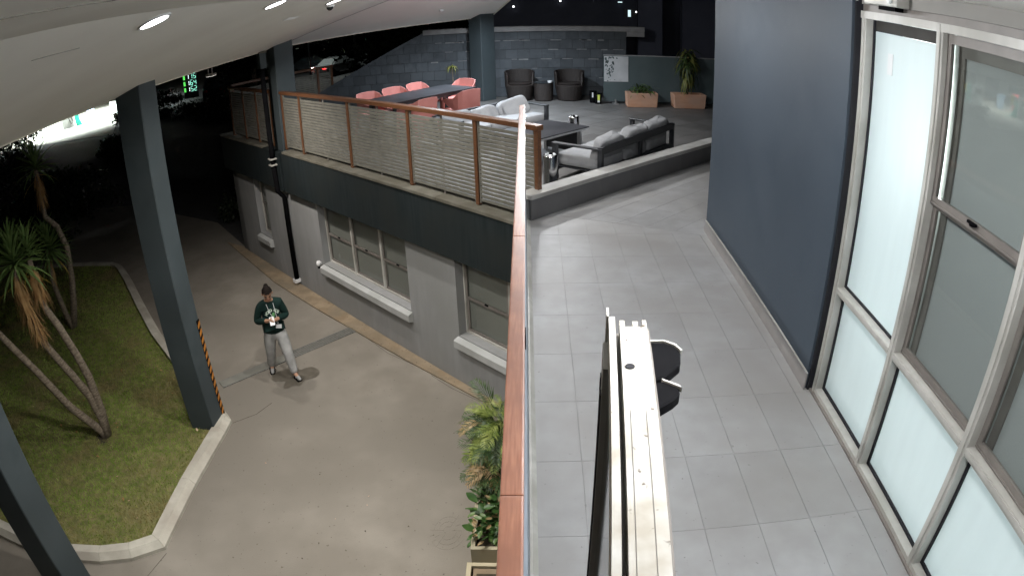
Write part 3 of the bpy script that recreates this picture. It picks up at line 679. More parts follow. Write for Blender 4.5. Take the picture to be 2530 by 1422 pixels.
railing('terrace_railing', 'dim slatted railing left of the column above the dark fascia', rf, [11.98,12.75,13.5,14.3], .965, -.108, True)
e0 = Vector((-6.95,14.15)); ed = Vector((.70,.714))
ef = lambda s,o,z: (e0.x+ed.x*s-ed.y*o, e0.y+ed.y*s+ed.x*o, z)
railing('terrace_railing', 'dark slatted railing closing the far left end of the terrace', ef, [.1,1.25,2.4,2.8], .965, .0, True)
# --- downpipe with rain head
dp = thing('downpipe', 'black downpipe with rain head beside the grey column', 'downpipe', Wf(11.62,4.95,ZG), 0)
PX = lambda s,o,z: Wf(s,o,z)
MB().hexa((11.62,4.86,1.50),(11.80,5.0,1.80), Wf).build('rain_head', m_col, dp, bevel=.01)
MB().hexa((11.61,4.85,1.80),(11.81,5.01,1.83), Wf).build('rain_head_rim', m_ledge, dp)
MB().tube([Wf(11.71,4.93,1.5),Wf(11.71,4.95,-.2),Wf(11.74,4.96,-.35)], .05, 10).build('pipe', m_black, dp, smooth=True)
MB().tube([Wf(11.74,4.96,-.35),Wf(11.70,4.97,-.95),Wf(11.69,5.09,-1.1),Wf(11.69,5.09,-2.86)], .05, 10).build('pipe', m_black, dp, smooth=True)
MB().hexa((11.63,5.02,-2.92),(11.75,5.15,-2.85), Wf).build('shoe', m_white, dp)
MB().tube([Wf(11.69,5.09,-2.87),Wf(11.69,5.06,-2.97)], .045, 8).build('outlet', m_strip, dp)
for z in (-.30,-.42): MB().hexa((11.66,4.89,z),(11.81,5.02,z+.025), Wf).build('bracket', m_alu, dp)
# --- small white sensor light beside the window sill
sl = thing('sensor_light', 'small white security sensor on the wall beside the wide window sill', 'sensor', Wf(10.56,5.12,-2.25), 0)
p = Vector(Wf(10.56,5.10,-2.2))
MB().lathe([(.0,-.05),(.035,-.045),(.045,0),(.035,.05),(.0,.055)], tuple(p), 12, False).build('head', m_white, sl, smooth=True)
MB().lathe([(.0,-.03),(.025,-.03),(.025,.0),(0,.0)], (p.x,p.y,p.z-.06), 10).build('lens', m_black, sl)
MB().bar(p, Wf(10.56,5.154,-2.2), .04, .05).build('bracket', m_white, sl)
# --- floodlight hung from the canopy edge
fl_ = thing('floodlight', 'floodlight hanging on a bracket from the canopy edge, aimed down', 'floodlight', (-5.05,9.65,1.7), 0)
br = MB()
for y in (9.585,9.725): br.bar((-5.06,y,1.90),(-5.06,y,1.70), .012, .012)
br.bar((-5.06,9.585,1.90),(-5.06,9.725,1.90), .02, .02); br.build('bracket', m_bronze, fl_)
MB().hexa((-5.12,9.57,1.665),(-4.98,9.74,1.70)).build('housing', m_bronze, fl_, bevel=.008)
MB().hexa((-5.05,9.47,1.69),(-5.0,9.54,1.715)).build('sensor', m_ledge, fl_)
fdir = Vector((.55,.75,-1.9)).normalized()
fo = disk_light('floodlight_fill', (0,0,-.06), 62*LAMP, .14, fl_, (1,.93,.86), 130); fo.rotation_euler = (-fdir).to_track_quat('Z','Y').to_euler()  # fill light added for the driveway and left wall; the fitting looks unlit
MB().hexa((-5.105,9.585,1.661),(-4.995,9.725,1.664)).build('lens', emit('added_flood_glow', (1,.95,.88), 1.2), fl_)  # lens glow added to go with the fill light
# --- dome camera and little fittings on the soffit
dc = thing('dome_camera', 'white dome security camera on the canopy soffit', 'camera', (-2.5,8.21,Az(-2.5)), 0)
MB().lathe([(.0,0),(.06,0),(.06,-.03),(0,-.03)], (0,0,0), 16).build('base', m_white, dc, world=False)
MB().lathe([(.045,-.03),(.042,-.055),(.02,-.075),(.0,-.08)], (0,0,0), 16, False).build('dome', m_glassd, dc, world=False, smooth=True)
sd = thing('smoke_detector', 'small white box detector on the soffit over the terrace', 'detector', (-1.81,13.74,Bz(-1.81,13.74)), 0)
MB().lathe([(.0,.02),(.05,.0),(.05,-.03),(.03,-.05),(.0,-.05)], (0,0,0), 12, False).build('body', m_white, sd, world=False, smooth=True)
vt = thing('soffit_vent', 'narrow white slot vent on the canopy soffit', 'vent', (-2.9,7.84,Az(-2.9)), 0)
for k in (-.03,.03): MB().bar((-.0+k*.9,-.20,k*.27-.004),(k*.9,.20,k*.27-.004), .016, .006).build('slot', m_white, vt, world=False)
# ================================================================== LAMPS
m_lens = emit('downlight_lens', (1,.99,.97), 14)
def downlight(label, x, y, z, w, nrm, col=(1,.965,.91), spread=170, d=.2, group='recessed canopy downlights', tilt=True):
    t = thing('downlight', label, 'downlight', (x,y,z), 0, group)
    nrm = Vector(nrm).normalized(); q = nrm.to_track_quat('Z','Y').to_matrix().to_4x4()
    rg = MB().lathe([(d/2,.0),(d/2+.018,.0),(d/2+.018,.012),(d/2,.012)], (0,0,0), 24, False).build('trim_ring', m_white, t, world=False); rg.matrix_local = q
    le = MB().lathe([(.0,.006),(d/2,.006),(d/2,.010),(.0,.010)], (0,0,0), 24, False).build('lens', m_lens, t, world=False); le.matrix_local = q
    o = disk_light('downlight_lamp', (nrm.x*.05,nrm.y*.05,-.05), w*LAMP, d*.7, t, col, spread)
    return t
nA = (.28,0,-1)
downlight('lit oval downlight on the canopy near the top left of view', -2.32, 3.69, Az(-2.32), 116, nA, spread=146)
downlight('lit downlight on the canopy left of the dome camera, warm rimmed', -2.29, 5.79, Az(-2.29), 88, nA, spread=146)
downlight('lit canopy downlight beside the dome camera at the top edge', -2.36, 7.95, Az(-2.36), 60, nA, spread=146)
downlight('lit canopy downlight over the near driveway', -2.3, 1.6, Az(-2.3), 42, nA, spread=146)
nBd = tuple(-nB) if nB.z > 0 else tuple(nB)
downlight('lit downlight on the soffit over the terrace dining table', -1.75, 12.4, Bz(-1.75,12.4), 72, nBd, (.80,.90,1), group='recessed terrace downlights', spread=150)
downlight('lit downlight at the terrace end of the soffit', -.75, 13.3, Bz(-.75,13.3), 120, nBd, (.78,.89,1), group='recessed terrace downlights', spread=150)
# round surface-mounted lights on the flat ceiling over the walkway (all just above the view)
def oyster(label, x, y, w):
    t = thing('ceiling_light', label, 'ceiling light', (x,y,ZC), 0, 'round walkway ceiling lights')
    MB().lathe([(.0,0),(.13,0),(.13,-.025),(.0,-.025)], (0,0,0), 24, False).build('base', m_white, t, world=False)
    MB().lathe([(.115,-.026),(.105,-.05),(.07,-.068),(.0,-.075)], (0,0,0), 24, False).build('diffuser', m_lens, t, world=False, smooth=True)
    point_light('oyster_lamp', (0,0,-.17), w*.45*LAMP, .07, t, (.97,.98,1)); disk_light('oyster_down_lamp', (0,0,-.09), w*.17*LAMP, .2, t, (.97,.98,1), 178)
for x, y, w, lab in ((.75,.95,105,'round ceiling light over the open door'),(.75,3.1,68,'round ceiling light over the middle of the walkway'),(.75,5.3,66,'round ceiling light beside the slate wall'),(.12,7.7,84,'round ceiling light over the low wall'),(.25,10.4,200,'round ceiling light at the edge of the terrace')):
    oyster(lab, x, y, w)
# ================================================================== TERRACE THINGS
def pillow(sx, sy, sz, e=.4, nu=18, nv=10):
    m = MB(); V = []
    sg = lambda c, p: math.copysign(abs(c)**p, c)
    for j in range(nv+1):
        v = -math.pi/2+math.pi*j/nv
        for i in range(nu):
            u = 2*math.pi*i/nu
            V.append((sx/2*sg(math.cos(v),e)*sg(math.cos(u),e), sy/2*sg(math.cos(v),e)*sg(math.sin(u),e), sz/2*sg(math.sin(v),e)))
    F = [(j*nu+i, j*nu+(i+1)%nu, (j+1)*nu+(i+1)%nu, (j+1)*nu+i) for j in range(nv) for i in range(nu)]
    return m.add(V, F)
def moved(mb, M4):
    mb.v = [tuple(M4@Vector(p)) for p in mb.v]; return mb
# --- block wall at the back, left end raked down
bw = thing('block_wall', 'dark painted concrete block wall with pale coping behind the terrace', 'wall', (0,15.9,0), 0)
YB = 15.86; bwid, bh = .287, .2325
def rake(x): return 1.60 if x > -2.55 else 1.60+(x+2.55)*.478
core = [(-6.0,0),(2.265,0),(2.265,1.60),(-2.55,1.60),(-5.9,.0)]
MB().slab([(x,YB+.013,z) for x,z in [(-5.85,0),(2.262,0),(2.262,1.595),(-2.55,1.595)]], (0,.17,0)).build('core', m_mortar, bw)
for r in range(7):
    for k in range(30):
        x0 = 2.265-bwid*(k+(.5 if r % 2 else 1.0)); x1 = x0+bwid
        x0 = max(x0,-6); x1 = min(x1,2.265)
        if x1-x0 < .05: continue
        z0, z1 = r*bh, min((r+1)*bh, 1.6)
        P = clip([(x0+.005,z0+.005),(x1-.005,z0+.005),(x1-.005,z1-.005),(x0+.005,z1-.005)], [(.478,-1,.478*-2.55-1.60)])
        if len(P) < 3: continue
        d = random.uniform(-.004,.004)
        MB().slab([(x,YB+d,z) for x,z in P], (0,.025,0)).build('block', m_block, bw)
# old mortar smears standing proud of some courses
for k in range(34):
    r = random.choice((2,3,5,5,6,6,4)); x = random.uniform(-2.4,2.0); z = r*bh
    MB().hexa((x,YB-.008,z-.016-random.uniform(0,.02)),(x+random.uniform(.12,.27),YB-.0045,z-.002)).build('mortar_smear', m_mortarl, bw)
MB().hexa((-2.55,YB-.06,1.60),(2.70,YB+.24,1.725)).build('coping', m_cop, bw, bevel=.008)
MB().hexa((2.268,YB-.02,1.48),(2.70,YB+.2,1.5985)).build('lintel', m_cop, bw)
P = [(-2.552,1.60),(-2.552,1.66),(-5.9,.06),(-5.9,0)]
MB().slab([(x,YB-.03,z) for x,z in P], (0,.24,0)).build('raked_coping', m_block, bw)
# --- freestanding screen with a worn board
scn = thing('partition_screen', 'dark green freestanding partition screen with a worn pale board', 'screen', (2.95,14.8,0), 0)
MB().hexa((1.60,14.78,.045),(4.45,14.82,1.10)).build('panel', m_screen, scn)
MB().hexa((1.60,14.775,1.10),(4.45,14.825,1.118)).build('top_edge', m_cop, scn)
bd = MB().hexa((1.612,14.768,.50),(2.158,14.779,1.085)).build('board', m_patch, scn, bevel=.004)
for k in range(70):
    x = 1.63+abs(random.gauss(0,.17)); z = random.choice((random.uniform(.52,1.06), random.uniform(.72,1.07)))
    if x > 2.12: x = random.uniform(1.63,1.80)
    if x > 1.86 and z < .98: continue
    s = random.uniform(.008,.022)
    pp = blob((x,z), s, 7, .35, 1, random.uniform(.6,1.6), k)
    MB().slab([(a,14.7672,b) for a,b in pp], (0,.0008,0)).build('stain', m_patchd, bd)
for x in (1.86,3.95):
    ft = MB().hexa((x-.015,14.66,0),(x+.015,14.76,.10)); ft.hexa((x-.06,14.60,0),(x+.06,14.94,.02)); ft.build('foot', m_silver, scn)
# --- terracotta troughs
def trough(label, cx, cy, w, d, h, rz):
    t = thing('terracotta_planter', label, 'planter', (cx,cy,0), rz, 'terracotta trough planters')
    m = MB(); o = [(-w/2,-d/2),(w/2,-d/2),(w/2,d/2),(-w/2,d/2)]
    def ring(k, z): return [(x*k,y*k,z) for x,y in o]
    rings = [ring(.93,.0),ring(.95,.02),ring(1,h),ring(.90,h),ring(.88,h-.06)]
    V = [p for r_ in rings for p in r_]
    F = [(0,3,2,1)]+[(4*i+k,4*i+(k+1)%4,4*i+4+(k+1)%4,4*i+4+k) for i in range(4) for k in range(4)]
    m.add(V, F).build('box', m_terra, t, world=False, bevel=.008)
    MB().hexa((-w*.44,-d*.44,h-.07),(w*.44,d*.44,h-.05)).build('soil', m_soil, t, world=False)
    return t
trough('left terracotta trough planter in front of the screen with a low bush', 2.405, 14.44, .70, .34, .318, 0)
trough('right terracotta trough planter with a weathered corner under the tall plant', 3.475, 14.44, .75, .36, .322, R(3))
# --- leaf blades used by several plants
def blade(L_, w, droop, n=6, fold=.25, tip=1.0, base=.35, mat_=None, name='leaf'):
    V = []; F = []
    for i in range(n+1):
        t = i/n; y = L_*t*math.cos(droop*t*.5); z = L_*t*math.sin(-droop*t*.6)*t
        ww = w*(base+(1-base)*math.sin(min(1,t*2.2)*math.pi/2))*(1-t**3*tip)
        V += [(-ww/2,y,z+fold*ww/2),(0,y,z),(ww/2,y,z+fold*ww/2)]
    for i in range(n):
        F += [(3*i,3*i+1,3*i+4,3*i+3),(3*i+1,3*i+2,3*i+5,3*i+4)]
    me = bpy.data.meshes.new(name); me.from_pydata(V, [], F); me.materials.append(mat_)
    for p in me.polygons: p.use_smooth = True
    return me
def aim(p, az, el, sc=1.0, roll=0.0):
    """blade along +y turned to azimuth az, elevation el"""
    return Matrix.Translation(p) @ Matrix.Rotation(az,4,'Z') @ Matrix.Rotation(el,4,'X') @ Matrix.Rotation(roll,4,'Y') @ Matrix.Scale(sc,4)
# low bush
b1 = thing('bushy_plant', 'low bushy green plant growing in the left terracotta trough', 'plant', (2.405,14.44,.26), 0)
lm = [blade(.24,.045,1.3,mat_=m_bright), blade(.22,.05,1.0,mat_=m_palmd)]
MB().tube([(0,0,0),(0,0,.12)], .02, 6).build('stem', m_bark, b1, world=False)
for k in range(90):
    a = random.uniform(0,6.28); r = random.uniform(0,.2); el = random.uniform(-.1,1.3)
    inst('leaf', random.choice(lm), b1, aim((r*1.3*math.cos(a),r*.5*math.sin(a),random.uniform(.03,.15)), random.uniform(0,6.28), el, random.uniform(.6,1.1), random.uniform(-.6,.6)))
# tall dracaena
b2 = thing('dracaena_plant', 'tall bare stemmed plant with drooping yellow striped leaves in right trough', 'plant', (3.45,14.44,.26), 0)
MB().tube([(0,0,0),(.01,0,.25),(-.015,.01,.55),(0,0,.95)], [.022,.02,.018,.012], 7).build('stem', m_bark, b2, world=False)
lm2 = [blade(.40,.052,2.3,n=7,mat_=m_varie), blade(.36,.05,2.0,n=7,mat_=m_palmd), blade(.38,.05,2.5,n=7,mat_=m_varie)]
for k in range(135):
    z = random.uniform(.32,1.0); el = random.uniform(-.9,.45) if z < .6 else random.uniform(-.2,1.0)
    inst('leaf', random.choice(lm2), b2, aim((0,0,z), random.uniform(0,6.28), el, random.uniform(.75,1.2), random.uniform(-.4,.4)))
# small palm-like plant by the column
b3 = thing('young_dracaena', 'small pale leaved plant on a thin stem behind the dining table', 'plant', (-1.79,15.05,0), 0)
MB().lathe([(.0,0),(.11,0),(.14,.22),(.12,.22),(.11,.18),(.0,.18)], (0,0,0), 14, False).build('pot', m_black, b3, world=False)
MB().tube([(0,0,.18),(.01,0,.5),(0,0,.86)], [.014,.012,.009], 6).build('stem', m_bark, b3, world=False)
lm3 = blade(.24,.05,2.1,n=6,mat_=m_varie)
for k in range(13): inst('leaf', lm3, b3, aim((0,0,.86), k*2.4, random.uniform(-.1,1.0), random.uniform(.75,1.05)))
# --- nursery bags by the screen
for (x,y,r,h,lab) in ((1.47,14.72,.085,.235,'front black nursery pot with lime and white label beside the screen'),(1.37,14.88,.085,.27,'rear black nursery pot with white tag against the block wall')):
    t = thing('nursery_pot', lab, 'pot', (x,y,0), 0, 'black nursery pots')
    MB().lathe([(.0,0),(r*.85,0),(r,h),(r*.93,h),(r*.9,h-.03),(0,h-.03)], (0,0,0), 14, False).build('pot', m_black, t, world=False)
    if 'front' in lab:
        MB().hexa((-.02,-r-.004,.09),(.03,-r+.006,.215)).build('label', m_lime, t, world=False); MB().hexa((-.022,-r-.006,.045),(.028,-r+.006,.088)).build('tag', m_white, t, world=False)
    else: MB().hexa((-.03,-r-.004,.13),(.0,-r+.006,.24)).build('tag', m_white, t, world=False)
# --- wicker tub chairs and drum table
def tub_chair(label, x, y, rz):
    t = thing('wicker_chair', label, 'chair', (x,y,0), rz, 'wicker tub chairs')
    MB().lathe([(.0,0),(.25,0),(.275,.03),(.325,.30),(.335,.36),(.31,.375),(.0,.375)], (0,0,0), 26, False).build('base', m_wick, t, world=False, smooth=False)
    MB().lathe([(.0,.377),(.27,.377),(.285,.40),(.25,.415),(.0,.42)], (0,0,0), 22, False).build('seat', m_wick, t, world=False)
    V = []; n = 22
    for k in range(n+1):
        a = R(-28)+R(236)*k/n
        ht = .70-.10*abs(k/n-.5)**2*4*.4
        for r_, z in ((.337,.34),(.352,ht),(.315,ht+.005),(.30,.378)): V.append((r_*math.cos(a),r_*math.sin(a),z))
    F = [(4*k+q,4*k+4+q,4*k+4+(q+1)%4,4*k+(q+1)%4) for k in range(n) for q in range(4)]+[(0,1,2,3),tuple(4*n+q for q in (3,2,1,0))]
    MB().add(V, F).build('backrest', m_wick, t, world=False)
    return t
tub_chair('left wicker tub chair against the block wall', -.28, 15.36, R(4)); tub_chair('right wicker tub chair against the block wall', .86, 15.28, R(-6))
t = thing('wicker_table', 'round wicker drum table with dark glass top between the tub chairs', 'table', (.27,15.22,0), 0)
MB().lathe([(.0,0),(.20,0),(.215,.03),(.225,.41),(.21,.42),(.0,.42)], (0,0,0), 24, False).build('drum', m_wick, t, world=False)
MB().lathe([(.0,.421),(.235,.421),(.235,.432),(.0,.432)], (0,0,0), 24, False).build('glass_top', m_glassd, t, world=False)
tag(MB().lathe([(.0,0),(.045,0),(.055,.045),(.048,.045),(.04,.01),(0,.01)], (.41,15.12,.432), 12, False).build('ashtray', m_white), 'small white ashtray on the wicker table edge', 'ashtray')
# door stops on the floor
for x, y, lab in ((-.36,14.72,'small metal door stop standing on the terrace before the left wicker chair'),):
    t = thing('door_stop', lab, 'door stop', (x,y,0), 0); MB().lathe([(.0,0),(.05,0),(.05,.01),(.018,.014),(.018,.13),(.024,.14),(0,.14)], (0,0,0), 10, False).build('post', m_silver, t, world=False)
# --- sofas
def sofa(label, x, y, rz, L_, D_, scat, seed):
    t = thing('outdoor_sofa', label, 'sofa', (x,y,0), rz, 'outdoor lounge sofas')
    w = .06; rr = random.Random(seed)
    for sx in (0, L_-w):
        for sy, zt in ((0,.52),(D_-w,.478)): MB().hexa((sx,sy,0),(sx+w,sy+w,zt)).build('leg', m_dmetal, t, world=False)
        MB().hexa((sx-.012,-.005,.479),(sx+w+.012,D_+.005,.503)).build('arm', m_dmetal, t, world=False, bevel=.004)
    MB().hexa((w,.0,.425),(L_-w,.045,.53)).build('back_rail', m_dmetal, t, world=False, bevel=.004)
    MB().hexa((w,.0,.15),(L_-w,.04,.205)).build('lower_rail', m_dmetal, t, world=False)
    MB().hexa((L_/2-.03,.002,.205),(L_/2+.03,.042,.425)).build('back_strut', m_dmetal, t, world=False)
    MB().hexa((w,D_-.05,.12),(L_-w,D_-.005,.185)).build('front_rail', m_dmetal, t, world=False)
    MB().hexa((w,.05,.165),(L_-w,D_-.055,.182)).build('seat_base', m_dmetal, t, world=False)
    n = 3; cw = (L_-2*w)/n
    for k in range(n):
        cx = w+cw*(k+.5)
        c = pillow(cw-.004,D_-.09,.17,.2,26,12); moved(c, Matrix.Translation((cx,D_/2+.03,.27))).build('seat_cushion', m_cush, t, world=False, smooth=True)
        c = pillow(cw-.006,.19,.36,.38,30,18)
        for i in range(len(c.v)):
            px,py,pz = c.v[i]; f_ = px/(cw/2)
            py += .014*math.sin(px*23+k*2.1+pz*9)*math.cos(pz*11+k); pz += .016*math.sin(px*15+k*3)*(pz > .05)-.025*f_*f_*(pz > 0)
            c.v[i] = (px*(1-.05*max(0,pz)/.2), py*(1.1-.3*f_*f_), pz)
        moved(c, Matrix.Translation((cx,.145,.45-.08*scat+rr.uniform(-.01,.015))) @ Matrix.Rotation(R(15+rr.uniform(-3,3)),4,'X') @ Matrix.Rotation(rr.uniform(-.04,.04),4,'Y')).build('back_cushion', m_cush, t, world=False, smooth=True)
    if scat:
        c = pillow(.52,.16,.36,.42,24,14)
        moved(c, Matrix.Translation((.36,.26,.45)) @ Matrix.Rotation(R(-18),4,'Z') @ Matrix.Rotation(R(30),4,'X') @ Matrix.Rotation(R(14),4,'Y')).build('scatter_cushion', m_cush, t, world=False, smooth=True)
    return t
sofa('charcoal sofa with grey cushions seen from behind at the low wall', .86, 8.13, math.atan2(1.78,1.32), 2.22, .76, False, 1)
sofa('charcoal sofa with grey cushions behind the slatted railing', -.24, 12.12, math.atan2(-.71,-.70), 2.0, .74, True, 2)
# --- coffee table
t = thing('coffee_table', 'dark topped coffee table with metal edge between the sofas', 'table', (.855,9.89,0), math.atan2(-.75,-.66))
MB().hexa((0,-.85,.435),(1.22,0,.45)).build('table_top', m_tabletop, t, world=False)
MB().hexa((.005,-.845,.405),(1.215,-.005,.434)).build('rim', m_silver, t, world=False)
for x in (.10,1.06):
    for y in (-.78,-.12): MB().hexa((x,y,0),(x+.05,y+.05,.404)).build('leg', m_silver, t, world=False)
for x in (.112,1.072): MB().hexa((x,-.73,.05),(x+.025,-.12,.40)).build('end_panel', m_dmetal, t, world=False)
# --- steel ash bins
for (x,y,h,lab) in ((.205,7.80,.52,'polished steel ash bin beside the timber end post'),(.66,10.62,.47,'polished steel ash bin behind the coffee table')):
    t = thing('ash_bin', lab, 'bin', (x,y,0), 0, 'polished steel ash bins')
    MB().lathe([(.0,0),(.088,0),(.09,.01),(.09,h-.012),(.086,h),(.0,h)], (0,0,0), 24, False).build('body', m_steel, t, world=False, smooth=True)
    for k in range(9): MB().lathe([(.0,0),(.014,.003),(.01,.014),(0,.016)], (.055*math.cos(k*.7),.055*math.sin(k*.7),h), 7, False).build('pebble', random.choice((m_white,m_black)), t, world=False)
# --- dining set
td = R(50); tc = (-1.93,12.0); ax = Vector((math.cos(td),math.sin(td))); ay = Vector((-ax.y,ax.x))
t = thing('dining_table', 'long dark outdoor dining table with coral chairs round it', 'table', (*tc,0), td)
MB().hexa((-1.1,-.43,.715),(.88,.43,.74)).build('table_top', m_tabletop, t, world=False)
MB().hexa((-1.06,-.40,.66),(.84,.40,.7145)).build('apron', m_dmetal, t, world=False)
for x in (-1.03,.75):
    for y in (-.38,.30): MB().hexa((x,y,0),(x+.08,y+.08,.659)).build('leg', m_dmetal, t, world=False)
def coral_chair():
    t = thing('coral_chair', 'x', 'chair', (0,0,0), 0, 'coral plastic dining chairs')
    # plan path of the shell from left arm round the back to the right arm: x, y, top, bottom
    S = [(-.275,.20,.625,.585),(-.28,.05,.645,.50),(-.275,-.10,.67,.44),(-.255,-.20,.755,.43),(-.20,-.262,.80,.425),(-.08,-.275,.812,.42),(.08,-.275,.812,.42),(.20,-.262,.80,.425),(.255,-.20,.755,.43),(.275,-.10,.67,.44),(.28,.05,.645,.50),(.275,.20,.625,.585)]
    V = []
    for x,y,zt,zb in S:
        k = .955; lean = 1.06
        V += [(x,y,zb),(x*lean,y*lean,zt),(x*lean*k,y*lean*k,zt),(x*k,y*k,zb)]
    n = len(S)
    F = [(4*i+q,4*i+4+q,4*i+4+(q+1)%4,4*i+(q+1)%4) for i in range(n-1) for q in range(4)]+[(0,1,2,3),tuple(4*(n-1)+q for q in (3,2,1,0))]
    MB().add(V, F).build('shell', m_pink, t, world=False, smooth=False, bevel=.004)
    MB().prism([(-.24,.24),(-.26,-.1),(-.19,-.24),(.19,-.24),(.26,-.1),(.24,.24)], .425, .45).build('seat', m_pink, t, world=False, bevel=.006)
    for sx in (-1,1):
        MB().bar((sx*.235,-.20,.44),(sx*.285,-.30,.0), .035, .045).build('leg', m_pink, t, world=False)
        MB().bar((sx*.27,.19,.60),(sx*.275,.24,.0), .035, .045).build('leg', m_pink, t, world=False)
    return t
ch0 = coral_chair()
spots = [(-.72,.62,180,'left coral chair on the far side of the dining table'),(-.12,.62,176,'middle coral chair on the far side of the dining table'),(.50,.64,184,'coral chair on the far side nearest the young plant'),
         (-.78,-.66,0,'coral chair on the near side behind the slatted railing'),(.30,-.62,-4,'coral chair on the near side with arm and legs showing'),(1.10,.30,92,'coral chair at the right end of the dining table')]
for i, (u,v,a_,lab) in enumerate(spots):
    c = ch0 if i == 0 else copy_tree(ch0)
    p = Vector(tc)+ax*u+ay*v
    place(c, (p.x,p.y,0), td+R(a_), lab)
# --- dim building behind the wall with a few lit fittings
bb = thing('rear_building', 'dark building behind the block wall fading into the night', 'building', (4,19.5,0), 0)
m_rear = mat('rear_wall_paint', (.045,.05,.075), (.06,.066,.095), rough=.7, scale=1.5)
MB().hexa((-1.6,19.3,-3),(14,19.6,6)).build('wall', m_rear, bb)
MB().hexa((2.72,16.9,-.2),(3.35,17.1,3.2)).build('door_post', m_rear, bb)
MB().hexa((3.9,17.0,-.2),(9,17.3,3.2)).build('porch_wall', m_rear, bb)
m_led = emit('led_strip', (.95,.97,1), 3.0); m_led2 = emit('dim_fitting', (.6,.8,.85), 1.2)
for x, z, w, h, m_, lab in ((4.56,2.39,.22,.03,m_led,'bright slim wall light nearest the slate wall'),(2.57,2.30,.12,.03,m_led2,'faint slim wall light over the coping end'),(.86,2.31,.05,.04,m_led,'tiny round wall light above the right tub chair'),(-.47,2.16,.05,.05,m_led,'tiny round wall light beside the canopy tip')):
    t = thing('wall_light', lab, 'wall light', (x,19.2,z), 0, 'fittings on the rear building')
    MB().hexa((-w/2,0,-h/2),(w/2,.05,h/2)).build('diffuser', m_, t, world=False); MB().hexa((-w/2-.01,.05,-h/2-.01),(w/2+.01,.099,h/2+.01)).build('housing', m_black, t, world=False)
t = thing('wall_screen', 'small glowing pale screen on the dark rear wall', 'screen', (2.90,19.2,1.98), 0)
MB().hexa((-.2,.04,-.12),(.25,.099,.12)).build('case', m_dmetal, t, world=False)
MB().hexa((-.10,.03,-.11),(-.02,.039,.09)).build('display', m_led2, t, world=False); MB().lathe([(0,-.03),(.03,0),(0,.03)], (.14,.03,.04), 8, False).build('lamp', m_led, t, world=False)
# ================================================================== GARDEN
yl = [blade(.44,.048,.25,n=5,fold=.5,mat_=m_yleaf), blade(.50,.044,.5,n=5,fold=.5,mat_=m_yleaf), blade(.40,.046,.15,n=5,fold=.5,mat_=m_yleaf)]
yo = blade(.42,.036,.6,n=5,fold=.4,mat_=m_yold)
def skirt(t, path, r, n, name='dead_leaf_skirt'):
    """mass of dead hanging leaves round the upper trunk"""
    m = MB(); p = [Vector(q) for q in path]
    for k in range(n):
        f_ = random.random(); i = min(int(f_*(len(p)-1)), len(p)-2); u = f_*(len(p)-1)-i
        c = p[i].lerp(p[i+1], u); a = random.uniform(0,6.28); L_ = random.uniform(.22,.46); rr = r*random.uniform(.3,1)
        o = Vector((math.cos(a),math.sin(a),0)); s = Vector((-o.y,o.x,0))*random.uniform(.005,.012)
        q0 = c+o*.04; q1 = c+o*(.04+rr*.6)-Vector((0,0,L_*.45)); q2 = c+o*(.04+rr)-Vector((0,0,L_))+Vector((random.uniform(-.03,.03),random.uniform(-.03,.03),0))
        m.add([q0-s,q0+s,q1+s,q1-s,q2], [(0,1,2,3),(3,2,4)])
    o = m.build(name, m_dead, t); o['kind'] = 'stuff'; return o
def crown(t, c, n, lo=-.5, sc=1.0, old=3):
    for k in range(n):
        el = lo+(1.5-lo)*((k+.5)/n)**.8; az = k*2.39996
        inst('leaf', random.choice(yl), t, ROOTM[t.name].inverted() @ aim((c[0],c[1],c[2]+.12*(k/n)), az, el+random.uniform(-.12,.12), sc*random.uniform(.82,1.1)))
    for k in range(old): inst('leaf', yo, t, ROOTM[t.name].inverted() @ aim((c[0],c[1],c[2]-.10-.08*k), random.uniform(0,6.28), random.uniform(-.6,.0), sc))
y1 = thing('yucca_plant', 'large yucca with three leaning bare trunks near the front of the lawn', 'yucca', (-6.43,6.34,ZG+.07), 0)
def trunk(t, path, r0, r1):
    n = len(path); MB().tube(path, [r0+(r1-r0)*i/(n-1) for i in range(n)], 9).build('trunk', m_bark, t, smooth=True)
trunk(y1, [(-6.43,6.34,-2.96),(-6.45,6.32,-2.8),(-6.68,6.09,-2.25),(-6.91,5.86,-1.49),(-7.15,5.61,-.8),(-7.35,5.42,-.25)], .075, .045)
trunk(y1, [(-6.42,6.35,-2.96),(-6.38,6.39,-2.67),(-6.43,6.34,-2.17),(-6.54,6.23,-1.75),(-6.71,6.06,-1.17),(-6.77,6.0,-.47),(-6.79,5.98,.02)], .085, .04)
trunk(y1, [(-6.40,6.37,-2.96),(-6.36,6.41,-2.5),(-6.36,6.41,-1.91),(-6.41,6.36,-1.5),(-6.5,6.27,-1.0),(-6.58,6.18,-.66),(-6.6,6.16,-.25),(-6.6,6.17,.04)], .08, .04)
skirt(y1, [(-6.72,6.05,-.95),(-6.77,6.0,-.47),(-6.79,5.98,-.1)], .17, 330)
skirt(y1, [(-6.58,6.18,-.42),(-6.6,6.17,-.05)], .15, 200)
crown(y1, (-6.76,6.0,.02), 100, -.5, 1.32); crown(y1, (-6.60,6.18,.08), 44, -.1, .95, 1); crown(y1, (-7.36,5.41,-.2), 50, -.4, 1.0)
y2 = thing('yucca_plant', 'darker yucca behind with two slim trunks and a bent tall stem', 'yucca', (-9.6,9.68,ZG+.07), 0)
trunk(y2, [(-9.59,9.69,-2.96),(-9.63,9.65,-2.62),(-9.66,9.62,-2.28),(-9.69,9.59,-1.81),(-9.65,9.63,-1.15)], .075, .05)
trunk(y2, [(-9.58,9.7,-2.96),(-9.46,9.82,-2.43),(-9.38,9.9,-1.91),(-9.33,9.95,-1.22),(-9.41,9.87,-.74),(-9.56,9.72,-.46),(-9.55,9.73,.09),(-9.55,9.73,.51)], .085, .05)
